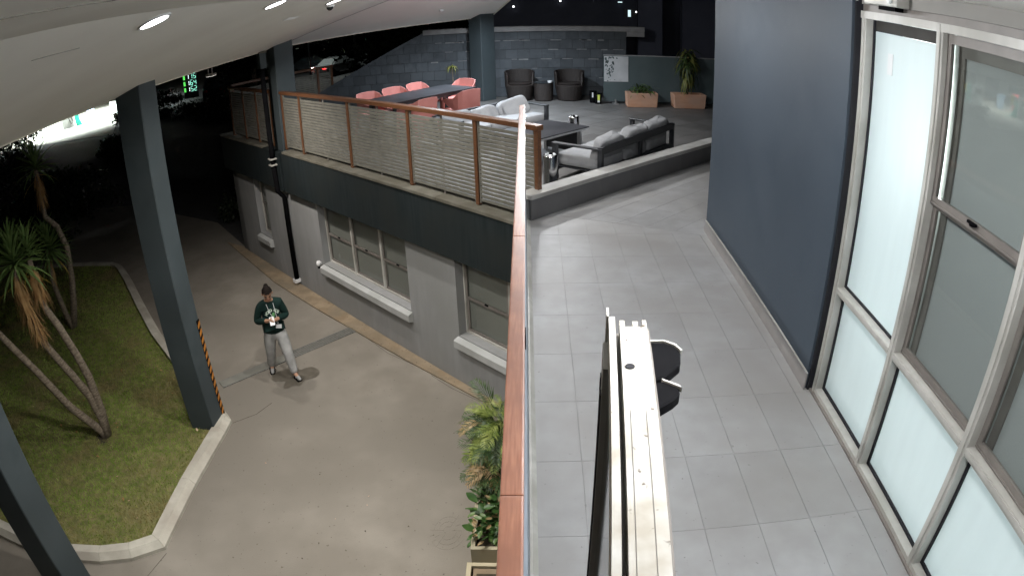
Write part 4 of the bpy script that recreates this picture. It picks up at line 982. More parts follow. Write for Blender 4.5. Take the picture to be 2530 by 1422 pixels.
skirt(y2, [(-9.55,9.73,-.05),(-9.55,9.73,.45)], .14, 130); skirt(y2, [(-9.68,9.6,-1.7),(-9.66,9.62,-1.35)], .08, 30)
crown(y2, (-9.6,9.68,-1.2), 90, -.8, 1.5, 2); crown(y2, (-9.55,9.73,.5), 56, -.5, 1.4, 2)
# bare worn ring round the yucca foot and fallen leaves
struct(MB().add([(x,y,ZG+.078) for x,y in blob((-6.45,6.3), .16, 16, .3, 1, 1, 5)], [tuple(range(16))]).build('bare_soil', m_soil))
lf = [blade(.055,.03,.8,n=3,base=.2,mat_=m_dead,name='fallen_leaf'), blade(.045,.026,-.9,n=3,base=.2,mat_=mat('pale_dry_leaf',(.5,.32,.24),(.6,.42,.3),rough=.9),name='fallen_leaf'), blade(.04,.03,.5,n=3,base=.2,mat_=m_soil,name='fallen_leaf')]
spots_d = [(-3.55,6.2,1),(-2.75,6.05,2),(-2.03,5.7,1),(-2.0,5.55,1),(-2.35,5.28,1),(-1.95,5.12,2),(-1.45,5.22,2),(-2.45,4.85,2),(-2.6,4.6,2),(-3.15,7.55,2)]
for i,(x,y,k) in enumerate(spots_d):
    o = link(bpy.data.objects.new('fallen_leaf', lf[k])); o.matrix_world = aim((x,y,ZG+.008), random.uniform(0,6), .1, .6)
    tag(o, 'small dry leaf fallen on the concrete driveway', 'leaf', 'fallen leaves on the driveway')
for i in range(34):
    x = random.uniform(-8.5,-4.8); y = random.uniform(4.3,8.5)
    if not in_poly(np.array([x]),np.array([y]),bed)[0]: continue
    o = link(bpy.data.objects.new('fallen_leaf', lf[random.choice((0,0,1))])); o.matrix_world = aim((x,y,ZG+.115), random.uniform(0,6), random.uniform(-.2,.3), 1.25)
    tag(o, 'dry brown leaf lying on the lawn', 'leaf', 'fallen leaves on the lawn')
# --- planter boxes under the walkway
def pbox(label, x0, x1, y0, y1, h, m_):
    t = thing('planter_box', label, 'planter', ((x0+x1)/2,(y0+y1)/2,ZG), 0)
    z0, z1 = ZG, ZG+h; w = .045; m = MB()
    m.hexa((x0,y0,z0),(x1,y0+w,z1)); m.hexa((x0,y1-w,z0),(x1,y1,z1)); m.hexa((x0,y0+w,z0),(x0+w,y1-w,z1)); m.hexa((x1-w,y0+w,z0),(x1,y1-w,z1))
    m.build('box', m_, t); MB().hexa((x0+w,y0+w,z0),(x1-w,y1-w,z1-.09)).build('soil', m_soil, t); return t
pbox('tan planter box holding the palm and leafy shrub below the handrail', -.66,-.10,4.45,5.95,.5, m_pbox)
pb2 = pbox('cream rimmed planter box at the bottom edge below the handrail', -.68,-.10,2.9,4.27,.5, m_pcream)
MB().hexa((-.615,2.95,ZG+.43),(-.145,4.21,ZG+.475)).build('liner', m_strip, pb2)
MB().hexa((-.58,3.0,ZG+.476),(-.18,4.14,ZG+.48)).build('soil_bed', m_soil, pb2)
# --- areca palm: fronds with paired leaflets
def frond(L_, droop, nl, mat_, seed):
    rr = random.Random(seed); V = []; F = []; pts = []
    for i in range(13):
        t = i/12; pts.append(Vector((0, L_*t*math.cos(droop*t*.6), L_*t*math.sin(.1-droop*t*.75))))
    for i in range(12):
        b = len(V); w0 = .006*(1-i/14); w1 = .006*(1-(i+1)/14)
        V += [pts[i]+Vector((-w0,0,0)),pts[i]+Vector((w0,0,0)),pts[i+1]+Vector((w1,0,0)),pts[i+1]+Vector((-w1,0,0))]; F.append((b,b+1,b+2,b+3))
    for k in range(nl):
        t = .18+.8*k/nl; i = min(int(t*12),11); c = pts[i].lerp(pts[i+1], t*12-i); tn = (pts[i+1]-pts[i]).normalized()
        ll = L_*.42*math.sin(math.pi*(.22+.74*t))*rr.uniform(.85,1.12)
        for sx in (-1,1):
            d = (Vector((sx,0,0))*.8+tn*.75+Vector((0,0,.18-.5*rr.random()))).normalized(); n_ = tn.cross(d).normalized(); wv = n_.cross(d).normalized()*.0115
            b = len(V); e = c+d*ll-Vector((0,0,.10*ll)); mid = c+d*ll*.45+Vector((0,0,.01))
            V += [c, mid-wv, mid+wv, e]; F += [(b,b+1,b+2),(b+1,b+3,b+2)]
    me = bpy.data.meshes.new('frond'); me.from_pydata([tuple(v) for v in V], [], F); me.materials.append(mat_); return me
fm = [frond(.62,1.2,13,m_palm,1), frond(.55,1.5,12,m_palm,2), frond(.66,.9,14,m_palmd,3), frond(.5,1.6,12,m_palmb,4), frond(.6,1.1,13,m_palm,5)]
pa = thing('areca_palm', 'bushy areca palm with yellowing fronds in the tan planter box', 'palm', (-.36,5.56,ZG+.47), 0)
for k in range(11):
    a_ = random.uniform(0,6.28); r = random.uniform(.02,.17)
    MB().tube([(r*math.cos(a_),r*1.6*math.sin(a_),0),(r*1.6*math.cos(a_),r*2.2*math.sin(a_),.45),(r*2.0*math.cos(a_),r*2.6*math.sin(a_),.72)], [.012,.010,.007], 6).build('stem', m_palmd, pa, world=False)
for k in range(260):
    a_ = random.uniform(0,6.28); r = min(.30,abs(random.gauss(0,.15))); z = random.uniform(.20,.85)
    az = a_-math.pi/2+random.uniform(-.6,.6); mi = (2 if z < .5 else random.choice((0,0,1,4,4,1,2))) if r < .2 or random.random() < .55 else 3
    inst('frond', fm[mi], pa, aim((r*.7*math.cos(a_),r*1.5*math.sin(a_),z), az, random.uniform(-.1,1.0), random.uniform(.42,.66), random.uniform(-.5,.5)))
# --- leafy shrub
def broadleaf(L_, w, mat_):
    V = []; F = []; n = 5
    for i in range(n+1):
        t = i/n; ww = w*math.sin(math.pi*min(.98,max(.02,t*.96+.03)))**.7; y = L_*t; z = -.18*L_*t*t
        V += [(-ww/2,y,z+.012),(0,y,z),(ww/2,y,z+.012)]
    for i in range(n): F += [(3*i,3*i+1,3*i+4,3*i+3),(3*i+1,3*i+2,3*i+5,3*i+4)]
    me = bpy.data.meshes.new('leaf'); me.from_pydata(V, [], F); me.materials.append(mat_)
    for p in me.polygons: p.use_smooth = True
    return me
bl_ = [broadleaf(.13,.075,m_broad), broadleaf(.10,.06,m_bright), broadleaf(.15,.085,m_broad), broadleaf(.09,.04,m_palmb), broadleaf(.11,.06,m_broad)]
sh = thing('leafy_shrub', 'glossy broad leaved shrub spilling over the tan planter box rim', 'shrub', (-.38,4.78,ZG+.41), 0)
for k in range(16):
    a_ = random.uniform(0,6.28); r = random.uniform(.08,.30)
    MB().tube([(r*.3*math.cos(a_),r*.5*math.sin(a_),0),(r*.7*math.cos(a_),r*.9*math.sin(a_),.18),(r*1.1*math.cos(a_),r*1.25*math.sin(a_),random.uniform(.1,.34))], [.006,.005,.003], 5).build('stem', m_palmb if k % 3 == 0 else m_palmd, sh, world=False)
for k in range(290):
    a_ = random.uniform(0,6.28); r = random.uniform(.0,.27); z = random.uniform(.06,.40)-.35*max(0,r-.2)
    inst('leaf', random.choice(bl_), sh, aim((r*1.0*math.cos(a_),r*1.35*math.sin(a_),z), a_-math.pi/2+random.uniform(-1,1), random.uniform(-.5,.7), random.uniform(.55,1.0), random.uniform(-.7,.7)))
# ================================================================== PERSON LOOKING AT A PHONE
def skinmesh(name, verts, edges, radii, root, mat_, parent, sub=2):
    me = bpy.data.meshes.new(name+'_src'); me.from_pydata(verts, edges, [])
    o = bpy.data.objects.new(name+'_src', me); COL.objects.link(o)
    o.modifiers.new('skin', 'SKIN'); sm = o.modifiers.new('sub', 'SUBSURF'); sm.levels = sub; sm.render_levels = sub
    for i, r in enumerate(radii):
        d = me.skin_vertices[0].data[i]; d.radius = r if isinstance(r, tuple) else (r, r); d.use_root = (i == root)
    dg = bpy.context.evaluated_depsgraph_get(); ev = o.evaluated_get(dg)
    m2 = bpy.data.meshes.new_from_object(ev); m2.name = name
    bpy.data.objects.remove(o); bpy.data.meshes.remove(me)
    m2.materials.clear(); m2.materials.append(mat_)
    for p in m2.polygons: p.use_smooth = True; p.material_index = 0
    n = link(bpy.data.objects.new(name, m2)); n.parent = parent
    return n
pf = Vector((.44,-.90)); prz = math.atan2(pf.y,pf.x)+math.pi/2      # local -y looks along pf
PR = thing('person', 'person in dark green sweatshirt and pale grey joggers looking down at a phone', 'person', (-4.02,8.43,ZG), prz)
J = {}; VB = []; RB = []; EB = []
def jt(n, p, r, par=None):
    J[n] = len(VB); VB.append(p); RB.append(r)
    if par: EB.append((J[par], J[n]))
H = [ # x right of picture, -y towards where she looks
 ('pel',(0,0,.84),(.105,.08)),('sp1',(0,.0,.98),(.105,.085),'pel'),('ch',(0,.01,1.14),(.14,.105),'sp1'),('uc',(0,.015,1.245),(.10,.085),'ch'),('nk',(0,-.005,1.325),.05,'uc'),('nk2',(0,-.035,1.375),.048,'nk'),
 ('hd1',(0,-.062,1.422),(.066,.078),'nk2'),('hd2',(0,-.06,1.482),(.074,.088),'hd1'),('hd3',(0,-.045,1.53),(.052,.06),'hd2'),
 ('shR',(-.155,.015,1.235),.062,'uc'),('elR',(-.235,-.0,1.0),.045,'shR'),('wrR',(-.075,-.215,1.075),.030,'elR'),('plR',(-.035,-.262,1.095),(.026,.018),'wrR'),
 ('shL',(.155,.015,1.235),.062,'uc'),('elL',(.225,.01,1.01),.045,'shL'),('wrL',(.06,-.20,1.065),.030,'elL'),('plL',(.015,-.252,1.08),(.026,.018),'wrL'),
 ('hiR',(-.085,.0,.80),.092,'pel'),('knR',(-.125,.055,.45),.062,'hiR'),('anR',(-.165,.20,.10),.040,'knR'),('ftR',(-.172,.13,.045),(.038,.03),'anR'),('toR',(-.178,.05,.03),(.036,.02),'ftR'),
 ('hiL',(.085,.0,.80),.092,'pel'),('knL',(.135,-.13,.45),.062,'hiL'),('anL',(.175,-.20,.09),.040,'knL'),('ftL',(.20,-.275,.045),(.038,.03),'anL'),('toL',(.225,-.345,.03),(.036,.02),'ftL')]
HC = Matrix.Translation((0,-.045,1.40)) @ Matrix.Rotation(R(24),4,'X') @ Matrix.Translation((0,.045,-1.40))
H = [(h_[0], tuple(HC@Vector(h_[1])), *h_[2:]) if h_[0].startswith('hd') else h_ for h_ in H]
for h_ in H: jt(*h_)
# five fingers a side, curled round the phone
for sd, sx in (('R',-1),('L',1)):
    b = Vector(VB[J['pl'+sd]])
    for k in range(4):
        p1 = b+Vector((sx*(.012-.014*k)*.6+(-sx)*.012, -.028-.002*k, .016-.010*k)); p2 = p1+Vector((-sx*.016,-.014,.004)); p3 = p2+Vector((-sx*.012,.006,.004))
        jt(f'f{sd}{k}a', tuple(p1), .0085, 'pl'+sd); jt(f'f{sd}{k}b', tuple(p2), .008, f'f{sd}{k}a'); jt(f'f{sd}{k}c', tuple(p3), .0065, f'f{sd}{k}b')
    p1 = b+Vector((-sx*.012,.012,.028)); p2 = p1+Vector((-sx*.012,-.022,.016))
    jt(f't{sd}a', tuple(p1), .010, 'pl'+sd); jt(f't{sd}b', tuple(p2), .008, f't{sd}a')
body = skinmesh('body', VB, EB, RB, J['pel'], m_skin, PR)
# face: nose, eyes, brows, mouth, ears
fc = moved(MB().lathe([(.0,.012),(.008,.006),(.011,-.008),(.0,-.014)], (0,-.150,1.452), 8, False), HC); fc.build('nose', m_skin, body, world=False, smooth=True)
m_eye = mat('eye', (.02,.015,.012), rough=.2); m_lip = mat('lip', (.30,.12,.09), rough=.5)
for sx in (-1,1):
    moved(MB().lathe([(.0,-.006),(.009,0),(.0,.006)], (sx*.030,-.138,1.472), 8, False), HC).build('eye', m_eye, body, world=False)
    moved(MB().bar((sx*.016,-.144,1.488),(sx*.046,-.134,1.488), .006, .006), HC).build('brow', m_hair, body, world=False)
    moved(MB().lathe([(.0,-.026),(.010,-.01),(.012,.012),(.0,.026)], (sx*.078,-.055,1.462), 8, False), HC).build('ear', m_skin, body, world=False, smooth=True)
moved(MB().bar((-.022,-.139,1.424),(.022,-.139,1.424), .008, .009), HC).build('mouth', m_lip, body, world=False)
# hair gathered back
hm = MB(); V = []; nu, nv = 20, 10
for j in range(nv+1):
    v = -.55+(math.pi/2+.55)*j/nv
    for i in range(nu):
        u = 2*math.pi*i/nu; x = .083*math.cos(v)*math.cos(u); y = .102*math.cos(v)*math.sin(u); z = .088*math.sin(v)
        if math.sin(u) < -.25: z = max(z, .034+.012*(-math.sin(u))+.008*math.sin(5*u))     # hairline above the forehead
        rj = 1+.05*math.sin(9*u+3*v)
        V.append((x*rj, -.038+y*rj+.006, 1.487+z*1.03))
hm.add(V, [(j*nu+i,j*nu+(i+1)%nu,(j+1)*nu+(i+1)%nu,(j+1)*nu+i) for j in range(nv) for i in range(nu)])
hm.v = [(x,y-.008,z-.003) for x,y,z in hm.v]; moved(hm, HC)
hair = hm.build('hair', m_hair, PR, world=False, smooth=True)
moved(MB().lathe([(.0,-.04),(.03,-.03),(.04,0),(.03,.03),(.0,.04)], (0,.068,1.50), 12, False), HC).build('bun', m_hair, hair, world=False, smooth=True)
# sweatshirt and joggers as clothing shells
SV = [(0,0,.72),(0,.0,.86),(0,.0,1.0),(0,.01,1.15),(0,.012,1.255),(0,.0,1.325),(-.155,.015,1.24),(-.245,.0,1.0),(-.17,-.10,1.035),(-.098,-.185,1.066),(.155,.015,1.24),(.235,.01,1.01),(.155,-.09,1.035),(.085,-.17,1.056)]
SE = [(0,1),(1,2),(2,3),(3,4),(4,5),(4,6),(6,7),(7,8),(8,9),(4,10),(10,11),(11,12),(12,13)]
SR = [(.172,.135),(.178,.14),(.165,.132),(.168,.128),(.125,.10),(.062,.062),.082,.068,.056,.042,.082,.068,.056,.042]
swt = skinmesh('sweatshirt', SV, SE, SR, 2, m_sweat, PR)
TV = [(0,0,.94),(0,0,.78),(-.09,0,.74),(-.108,.03,.60),(-.128,.055,.45),(-.148,.13,.26),(-.166,.20,.075),(.09,0,.74),(.112,-.06,.60),(.135,-.13,.45),(.155,-.165,.26),(.176,-.20,.07)]
TE = [(0,1),(1,2),(2,3),(3,4),(4,5),(5,6),(1,7),(7,8),(8,9),(9,10),(10,11)]
TR = [(.15,.115),(.158,.122),.122,.108,.092,.080,.064,.122,.108,.092,.080,.064]
jog = skinmesh('joggers', TV, TE, TR, 0, m_jog, PR)
# sandals over socks
for sd, (p0,p1) in dict(R=((-.165,.215),(-.180,.035)), L=((.165,-.185),(.230,-.36))).items():
    a_ = Vector(p0); b_ = Vector(p1); d_ = (b_-a_).normalized(); n_ = Vector((-d_.y,d_.x))
    pts = []
    for t_, w_ in ((0,.026),(.1,.034),(.5,.036),(.8,.043),(.95,.036),(1.0,.02)):
        pts.append((a_.lerp(b_,t_), w_))
    poly = [(c+n_*w).to_tuple() for c,w in pts]+[(c-n_*w).to_tuple() for c,w in reversed(pts)]
    sdl = MB().prism(poly, .002, .026).build('sandal', m_black, PR, world=False)
    m = MB(); q = a_.lerp(b_,.35); q2 = a_.lerp(b_,.72)
    for c,w,h in ((q,.044,.085),(q2,.046,.062)):
        m.tube([(*(c+n_*w),.02),(*(c+n_*w*.75),h*.75),(*c,h),(*(c-n_*w*.75),h*.75),(*(c-n_*w),.02)], .009, 6)
    m.build('strap', m_black, sdl, world=False)
    fo = pillow(.066,.225,.062,.75,14,8); mid = a_.lerp(b_,.52)
    moved(fo, Matrix.Translation((mid.x,mid.y,.045)) @ Matrix.Rotation(math.atan2(d_.y,d_.x)-math.pi/2,4,'Z')).build('sock', m_jog, PR, world=False, smooth=True)
# print on the chest: arched lettering and a small green emblem, wrapped onto the cloth
bvh = BVHTree.FromPolygons([v.co for v in swt.data.vertices], [tuple(p.vertices) for p in swt.data.polygons])
def on_chest(x, z, off=.004):
    h = bvh.ray_cast(Vector((x,-1,z)), Vector((0,1,0)))
    return (x, (h[0].y if h[0] else -.11)-off, z)
def letter(ch, cx, cz, rot, size, mat_, parent):
    cu = bpy.data.curves.new('letter','FONT'); cu.body = ch; cu.size = size; cu.align_x = 'CENTER'; cu.align_y = 'CENTER'; cu.offset = .0012; cu.resolution_u = 3
    o = bpy.data.objects.new('letter', cu); COL.objects.link(o)
    dg = bpy.context.evaluated_depsgraph_get(); me = bpy.data.meshes.new_from_object(o.evaluated_get(dg)); bpy.data.objects.remove(o)
    for v in me.vertices:
        x = v.co.x*math.cos(rot)-v.co.y*math.sin(rot)+cx; z = v.co.x*math.sin(rot)+v.co.y*math.cos(rot)+cz; v.co = on_chest(x, z)
    me.materials.clear(); me.materials.append(mat_); me.name = 'letter'
    n = link(bpy.data.objects.new('letter', me)); n.parent = parent
word = 'HOLD COB'
for i, ch in enumerate(word):
    if ch == ' ': continue
    q = R(62-124*i/(len(word)-1)); letter(ch, .02-.105*math.sin(q), 1.075+.105*math.cos(q), q, .058, m_print, swt)
for poly, m_ in ((blob((.03,1.105),.035,14,.25,.8,1.1,2), m_printg), ([(-.03,1.06),(.09,1.075),(.08,1.058),(-.02,1.045)], m_printg)):
    MB().add([on_chest(x,z,.005) for x,z in poly], [tuple(range(len(poly)))]).build('emblem', m_printg, swt, world=False)
# lanyard and card
m = MB(); m.tube([on_chest(-.05,1.285,.006),on_chest(-.02,1.15,.012),on_chest(.05,1.0,.012),on_chest(.075,.955,.012)], .004, 5); m.tube([on_chest(.06,1.285,.006),on_chest(.07,1.15,.012),on_chest(.08,.955,.012)], .004, 5)
lan = m.build('lanyard', m_white, PR, world=False)
c = on_chest(.08,.915,.02)
mm = MB().hexa((-.045,-.002,-.032),(.045,.002,.032)); moved(mm, Matrix.Translation(c) @ Matrix.Rotation(R(12),4,'Y')).build('id_card', m_white, lan, world=False)
PW = ROOTM[PR.name]
ph = thing('phone', 'pale phone held in both hands by the person', 'phone', tuple(PW @ Vector((-.01,-.285,1.09))), prz)
mm = MB().hexa((-.038,-.005,-.072),(.038,.005,.072)); moved(mm, Matrix.Rotation(R(-52),4,'X')).build('case', m_white, ph, world=False, bevel=.003)
mm = MB().hexa((-.034,.0052,-.066),(.034,.0058,.066)); moved(mm, Matrix.Rotation(R(-52),4,'X')).build('screen', emit('phone_screen',(.7,.8,1),.5), ph, world=False)
# ================================================================== BEYOND THE GARDEN (night street, fuel forecourt)
# lit forecourt
struct(MB().prism([(-26.3,35.0),(-42,37),(-58,62),(-46.5,63),(-35.2,48.5)], ZG-.02, ZG-.006).build('forecourt', m_kerb))
fcp = thing('forecourt_canopy', 'white fuel forecourt canopy beyond the garden', 'canopy', (-36.8,45.0,ZG), R(38))
MB().hexa((-8,-5,4.6),(5.6,5,5.3)).build('roof', m_white, fcp, world=False)
for x in (-5.2,5.2): MB().hexa((x-.2,-.2,0),(x+.2,.2,4.6)).build('pillar', m_white, fcp, world=False)
m_fl = emit('forecourt_lamp', (1,1,.98), 10)
for x in (-5,0,5):
    for y in (-2.5,2.5): MB().hexa((x-.4,y-.4,4.56),(x+.4,y+.4,4.6)).build('lamp', m_fl, fcp, world=False)
fal = disk_light('forecourt_light', (0,0,4.5), 15000*LAMP, 7, fcp, (.88,1,.98), 130)
m_teal = mat('teal_paint', (.02,.42,.33), rough=.4); m_yel = mat('yellow_paint', (.75,.68,.15), rough=.4); m_red = mat('red_paint', (.7,.05,.06), rough=.4); m_bing = mat('blue_grey_plastic', (.17,.24,.33), rough=.5)
shp = thing('shop_front', 'bright white shop front behind the fuel pumps', 'building', (-43,57,ZG), R(38))
MB().hexa((-9,0,0),(.6,.3,3.6)).build('wall', m_white, shp, world=False)
MB().hexa((-2.2,-.05,.0),(-.6,-.002,2.4)).build('door', m_bing, shp, world=False); MB().hexa((-7,-.05,.8),(-3.4,-.002,2.4)).build('window', m_glassd, shp, world=False)
def pump(label, x, y):
    t = thing('fuel_pump', label, 'fuel pump', (x,y,ZG), R(38), 'forecourt fuel pumps')
    MB().hexa((-.55,-.35,0),(.55,.35,1.75)).build('cabinet', m_white, t, world=False)
    V = [(-.3+.35*(1-math.cos(a))*-1.0, z) for a, z in ()]
    pts = [(.70,.0),(.62,.35),(.60,.8),(.66,1.3),(.80,1.75),(1.05,1.75),(1.0,1.2),(1.02,.6),(1.25,.0)]
    MB().slab([(a,-.3,z) for a,z in pts], (0,.5,0)).build('swoosh_panel', m_teal, t, world=False)
    MB().hexa((1.06,-.3,1.0),(1.35,.2,1.75)).build('yellow_panel', m_yel, t, world=False)
    MB().hexa((-.3,-.36,1.1),(.3,-.352,1.5)).build('display', m_glassd, t, world=False)
    MB().tube([(.3,-.37,.9),(.5,-.5,.5),(.3,-.42,.3),(.1,-.37,.8)], .03, 6).build('hose', m_black, t, world=False)
pump('left fuel pump with teal swoosh in the bright forecourt', -36.4, 42.2); pump('right fuel pump with teal swoosh beside the column', -33.9, 46.2)
t = thing('wheelie_bin', 'blue-grey bin standing between the fuel pumps', 'bin', (-37.4,46.8,ZG), R(38))
MB().add([(-.3,-.3,0),(.3,-.3,0),(.3,.3,0),(-.3,.3,0),(-.4,-.4,1.2),(.4,-.4,1.2),(.4,.4,1.2),(-.4,.4,1.2)], [(0,3,2,1),(4,5,6,7),(0,1,5,4),(1,2,6,5),(2,3,7,6),(3,0,4,7)]).build('tub', m_bing, t, world=False); MB().hexa((-.43,-.43,1.2),(.43,.43,1.3)).build('lid', m_bing, t, world=False)
t = thing('red_box', 'small red fire equipment box by the left fuel pump', 'box', (-38.6,45.9,ZG), R(38)); MB().hexa((-.25,-.2,0),(.25,.2,1.9)).build('case', m_red, t, world=False)
# price sign with glowing rows
ps = thing('price_sign', 'tall green and white glowing price sign beyond the hedge', 'sign', (-27.2,48.1,ZG), R(30))
MB().hexa((-.62,-.12,0),(.62,.12,5.2)).build('pylon', m_rubber, ps, world=False)
m_gr = emit('sign_green', (.12,.8,.12), 1.0); m_cy = emit('sign_cyan', (.35,1,.78), 1.3); m_wh = emit('sign_white', (.8,.95,1), 2.2)
SEG = dict(zip('abcdefg', [(0,.5,.22,.05),(.11,.28,.05,.22),(.11,-.0,.05,.22),(0,-.25+.11,.22,.05),(-.11,0,.05,.22),(-.11,.28,.05,.22),(0,.14,.22,.05)]))
DIG = {'1':'bc','5':'afgcd','8':'abcdefg','4':'fgbc','2':'abged','9':'abcfgd','7':'abc','6':'afgecd'}
for r_, txt in enumerate(('189','175','164','152')):
    z = 2.28-.52*r_
    MB().hexa((-.58,-.135,z-.18),(-.42,-.121,z+.16)).build('grade_label', m_gr, ps, world=False)
    for k, ch in enumerate(txt):
        for s in DIG[ch]:
            x, zz, w, h = SEG[s]; cx = -.2+.3*k
            MB().hexa((cx+x*.8-w*.4,-.135,z+(zz-.14)*.62-h*.31),(cx+x*.8+w*.4,-.121,z+(zz-.14)*.62+h*.31)).build('digit_segment', m_cy if k else m_wh, ps, world=False)
MB().hexa((-.5,-.135,2.62),(.5,-.121,2.92)).build('header', m_wh, ps, world=False)
# parked cars
def car(label, x, y, rz, paint, tail=False):
    t = thing('parked_car', label, 'car', (x,y,ZG), rz, 'cars parked beyond the garden')
    prof = [(-2.15,.45),(-2.2,.75),(-2.05,.92),(-1.25,.98),(-.55,1.42),(.75,1.45),(1.55,.98),(2.1,.9),(2.2,.6),(2.15,.35),(-2.1,.35)]
    V = []
    for sy, k in ((-.86,.9),(-.80,1.0),(.80,1.0),(.86,.9)): V += [(a, sy*(1 if z < 1.0 else .82), .35+(z-.35)*(1 if abs(sy) < .85 else .97)) for a,z in prof]
    n = len(prof); F = [tuple(range(n)), tuple(range(3*n,4*n))[::-1]]+[(j*n+i,(j+1)*n+i,(j+1)*n+(i+1)%n,j*n+(i+1)%n) for j in range(3) for i in range(n)]
    MB().add(V, F).build('body', paint, t, world=False)
    for sy in (-1,1):
        MB().slab([(-1.1,sy*.73,1.0),(-.5,sy*.68,1.36),(.7,sy*.68,1.38),(1.35,sy*.73,1.0)], (0,sy*.03,0)).build('side_window', m_glassd, t, world=False)
        for a in (-1.35,1.35):
            w_ = MB().lathe([(.0,-.1),(.32,-.1),(.34,-.06),(.34,.06),(.32,.1),(.0,.1)], (0,0,0), 16, False); moved(w_, Matrix.Translation((a,sy*.76,.34)) @ Matrix.Rotation(R(90),4,'X')).build('wheel', m_tyre, t, world=False)
    for sy in (-.6,.6):
        MB().hexa((2.12,sy-.16,.68),(2.22,sy+.16,.84)).build('headlight', m_silver, t, world=False)
        MB().hexa((-2.23,sy-.14,.74),(-2.13,sy+.14,.9)).build('tail_light', emit('tail_lamp',(1,.03,.03),9) if tail else m_red, t, world=False)
    MB().slab([(.80,-.62,1.43),(.80,.62,1.43),(1.56,.68,1.0),(1.56,-.68,1.0)], (.02,0,.02)).build('windscreen', m_glassd, t, world=False)
    if tail: MB().hexa((-2.25,.44,.72),(-2.231,.78,.92)).build('brake_bulb', emit('brake_bulb',(1,.75,.65),16), t, world=False)
    return t
car('dark parked car nearest the column beyond the hedge', -23.6,45.5,R(115), m_cardk); car('grey parked car below the glowing price sign', -21.2,44.3,R(112), m_carw); car('pale parked car beside the dim railing', -18.9,43.2,R(118), m_carw)
car('grey car with a glowing red tail light on the street', -15.9,52.5,R(70), m_carw, True)
car('dark car at the far side of the street', -19.5,57,R(5), m_cardk); car('grey car behind the glowing tail light', -13.2,55.5,R(8), m_carw)
# street lamp that gives the cars their faint sheen
sl_ = thing('street_lamp', 'tall street lamp over the parked cars', 'street lamp', (-17,49.5,ZG), 0)
MB().tube([(0,0,0),(0,0,7)], [.09,.05], 8).build('pole', m_col, sl_, world=False); MB().hexa((-.25,-.12,6.95),(.25,.12,7.05)).build('head', m_col, sl_, world=False)
disk_light('street_bulb', (0,0,6.9), 220*LAMP, .3, sl_, (.9,1,.95), 110)
for (x,y,h,lab) in ((-11.4,13.4,.55,'slim pale post standing beyond the lawn kerb'),):
    pass
t = thing('marker_post', 'slim pale marker post in the dark beyond the lawn', 'post', (-15.2,17.8,ZG), 0); MB().hexa((-.03,-.03,0),(.03,.03,1.0)).build('shaft', m_cop, t, world=False)
for i, (x, y) in enumerate(((-7.9,29.5),(-4.6,30.5))):
    t = thing('lamp_pole', ['slim unlit pole behind the raked block wall','slim unlit pole right of the glowing reflection'][i], 'pole', (x,y,ZG), 0); MB().tube([(0,0,0),(0,0,6)], .07, 8).build('shaft', m_cop, t, world=False)
t = thing('garden_statue', 'pale lit garden statue beyond the raked wall', 'statue', (-7.3,30.2,ZG), 0)
MB().lathe([(.0,1.6),(.18,1.6),(.22,2.0),(.12,2.5),(.2,2.9),(.16,3.15),(.0,3.3)], (0,0,0), 12, False).build('figure', m_cop, t, world=False, smooth=True); MB().hexa((-.35,-.35,0),(.35,.35,1.6)).build('plinth', m_cop, t, world=False)
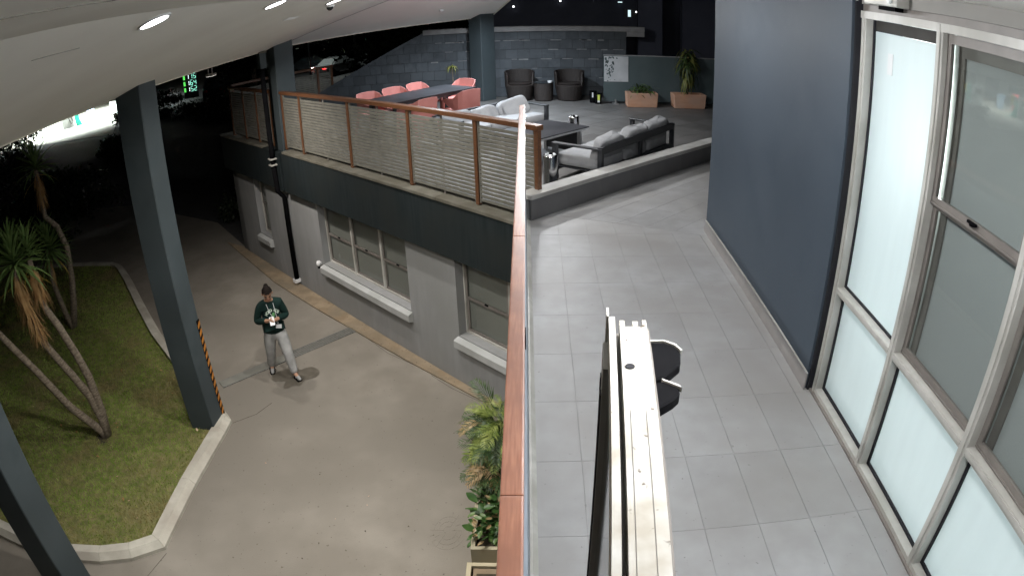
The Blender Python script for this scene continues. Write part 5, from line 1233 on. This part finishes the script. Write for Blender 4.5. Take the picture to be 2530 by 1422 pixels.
# --- trees and hedges: leaf-sized faces through the crown
def tree(label, x, y, zb, rx, ry, rz_, zc, n, name='garden_tree', trunk_=True, group='trees beyond the garden', leaf=.10, cat='tree', seed=1):
    rg = np.random.default_rng(seed); t = thing(name, label, cat, (x,y,zb), 0, group)
    if trunk_:
        MB().tube([(0,0,0),(.05,0,zc*.5),(0,.05,zc)], [.14,.10,.05], 8).build('trunk', m_bark, t, world=False)
        for k in range(5):
            a_ = k*1.26; MB().tube([(0,0,zc*.55),(rx*.4*math.cos(a_),ry*.4*math.sin(a_),zc*.8),(rx*.7*math.cos(a_),ry*.7*math.sin(a_),zc)], [.05,.035,.015], 6).build('branch', m_bark, t, world=False)
    # clumps
    nc = 26; cc = rg.normal(0,1,(nc,3)); cc /= np.linalg.norm(cc,axis=1)[:,None]; cc *= rg.uniform(.35,1,(nc,1))**.6
    idx = rg.integers(0,nc,n); P = cc[idx]+rg.normal(0,.17,(n,3)); P = P*[rx,ry,rz_]+[0,0,zc]
    P[:,2] = np.maximum(P[:,2], .05)
    d1 = rg.normal(0,1,(n,3)); d1 /= np.linalg.norm(d1,axis=1)[:,None]; d2 = np.cross(d1, rg.normal(0,1,(n,3))); d2 /= np.linalg.norm(d2,axis=1)[:,None]
    s = rg.uniform(.6,1.3,(n,1))*leaf
    V = np.stack([P-d1*s, P+d2*s*.45, P+d1*s, P-d2*s*.45],1).reshape(-1,3)
    me = bpy.data.meshes.new('crown'); me.vertices.add(4*n); me.vertices.foreach_set('co', V.reshape(-1)); me.loops.add(4*n); me.loops.foreach_set('vertex_index', np.arange(4*n, dtype=np.int32)); me.polygons.add(n); me.polygons.foreach_set('loop_start', np.arange(0,4*n,4, dtype=np.int32)); me.update(calc_edges=True)
    me.materials.append(m_treel); o = link(bpy.data.objects.new('crown', me)); o.parent = t; o['kind'] = 'stuff'
    return t
tree('leafy tree in front of the bright forecourt at the left edge', -22.2,20.9,ZG,1.7,1.7,1.6,2.3,4200, seed=2)
tree('dark shrub silhouetted against the forecourt beside the column', -20.6,27.9,ZG,1.3,1.2,.62,.4,2200,'garden_shrub',False,'shrubs beyond the garden',.10,'shrub',3)
tree('dark hedge right of the bright forecourt', -25.6,38.6,ZG,2.9,1.3,.95,.75,4200,'garden_shrub',False,'shrubs beyond the garden',.12,'shrub',12)
tree('low dark hedge of shrubs behind the lawn', -17.5,18.5,ZG,3.2,1.6,.9,.6,3600,'garden_shrub',False,'shrubs beyond the garden',.11,'shrub',4)
tree('dark shrub mass at the far left beyond the lawn', -15.8,14.8,ZG,1.9,1.9,1.5,1.1,3200,'garden_shrub',False,'shrubs beyond the garden',.10,'shrub',5)
tree('dark tree below the glowing price sign', -19.6,36.5,ZG,2.0,1.8,.55,.5,2600, seed=6)
tree('dark tree beyond the parked cars', -25,60,ZG,5,5,4,5.5,3000, leaf=.25, seed=7)
tree('dark tree behind the far railing', -10.7,24.2,ZG,1.4,1.4,1.6,3.6,3000, leaf=.14, seed=8)
tree('dark street tree right of the red tail light', -10.5,44,ZG,3.5,3.5,3,4.6,3200, leaf=.2, seed=9)
tree('dark tree behind the raked wall', -4.0,24.5,ZG,2.6,2.2,2.4,4.6,3800, leaf=.14, seed=10)
tree('low dark shrub at the corner of the lower building', -8.0,16.0,ZG,.7,.6,.55,.5,1200,'garden_shrub',False,'shrubs beyond the garden',.07,'shrub',11)
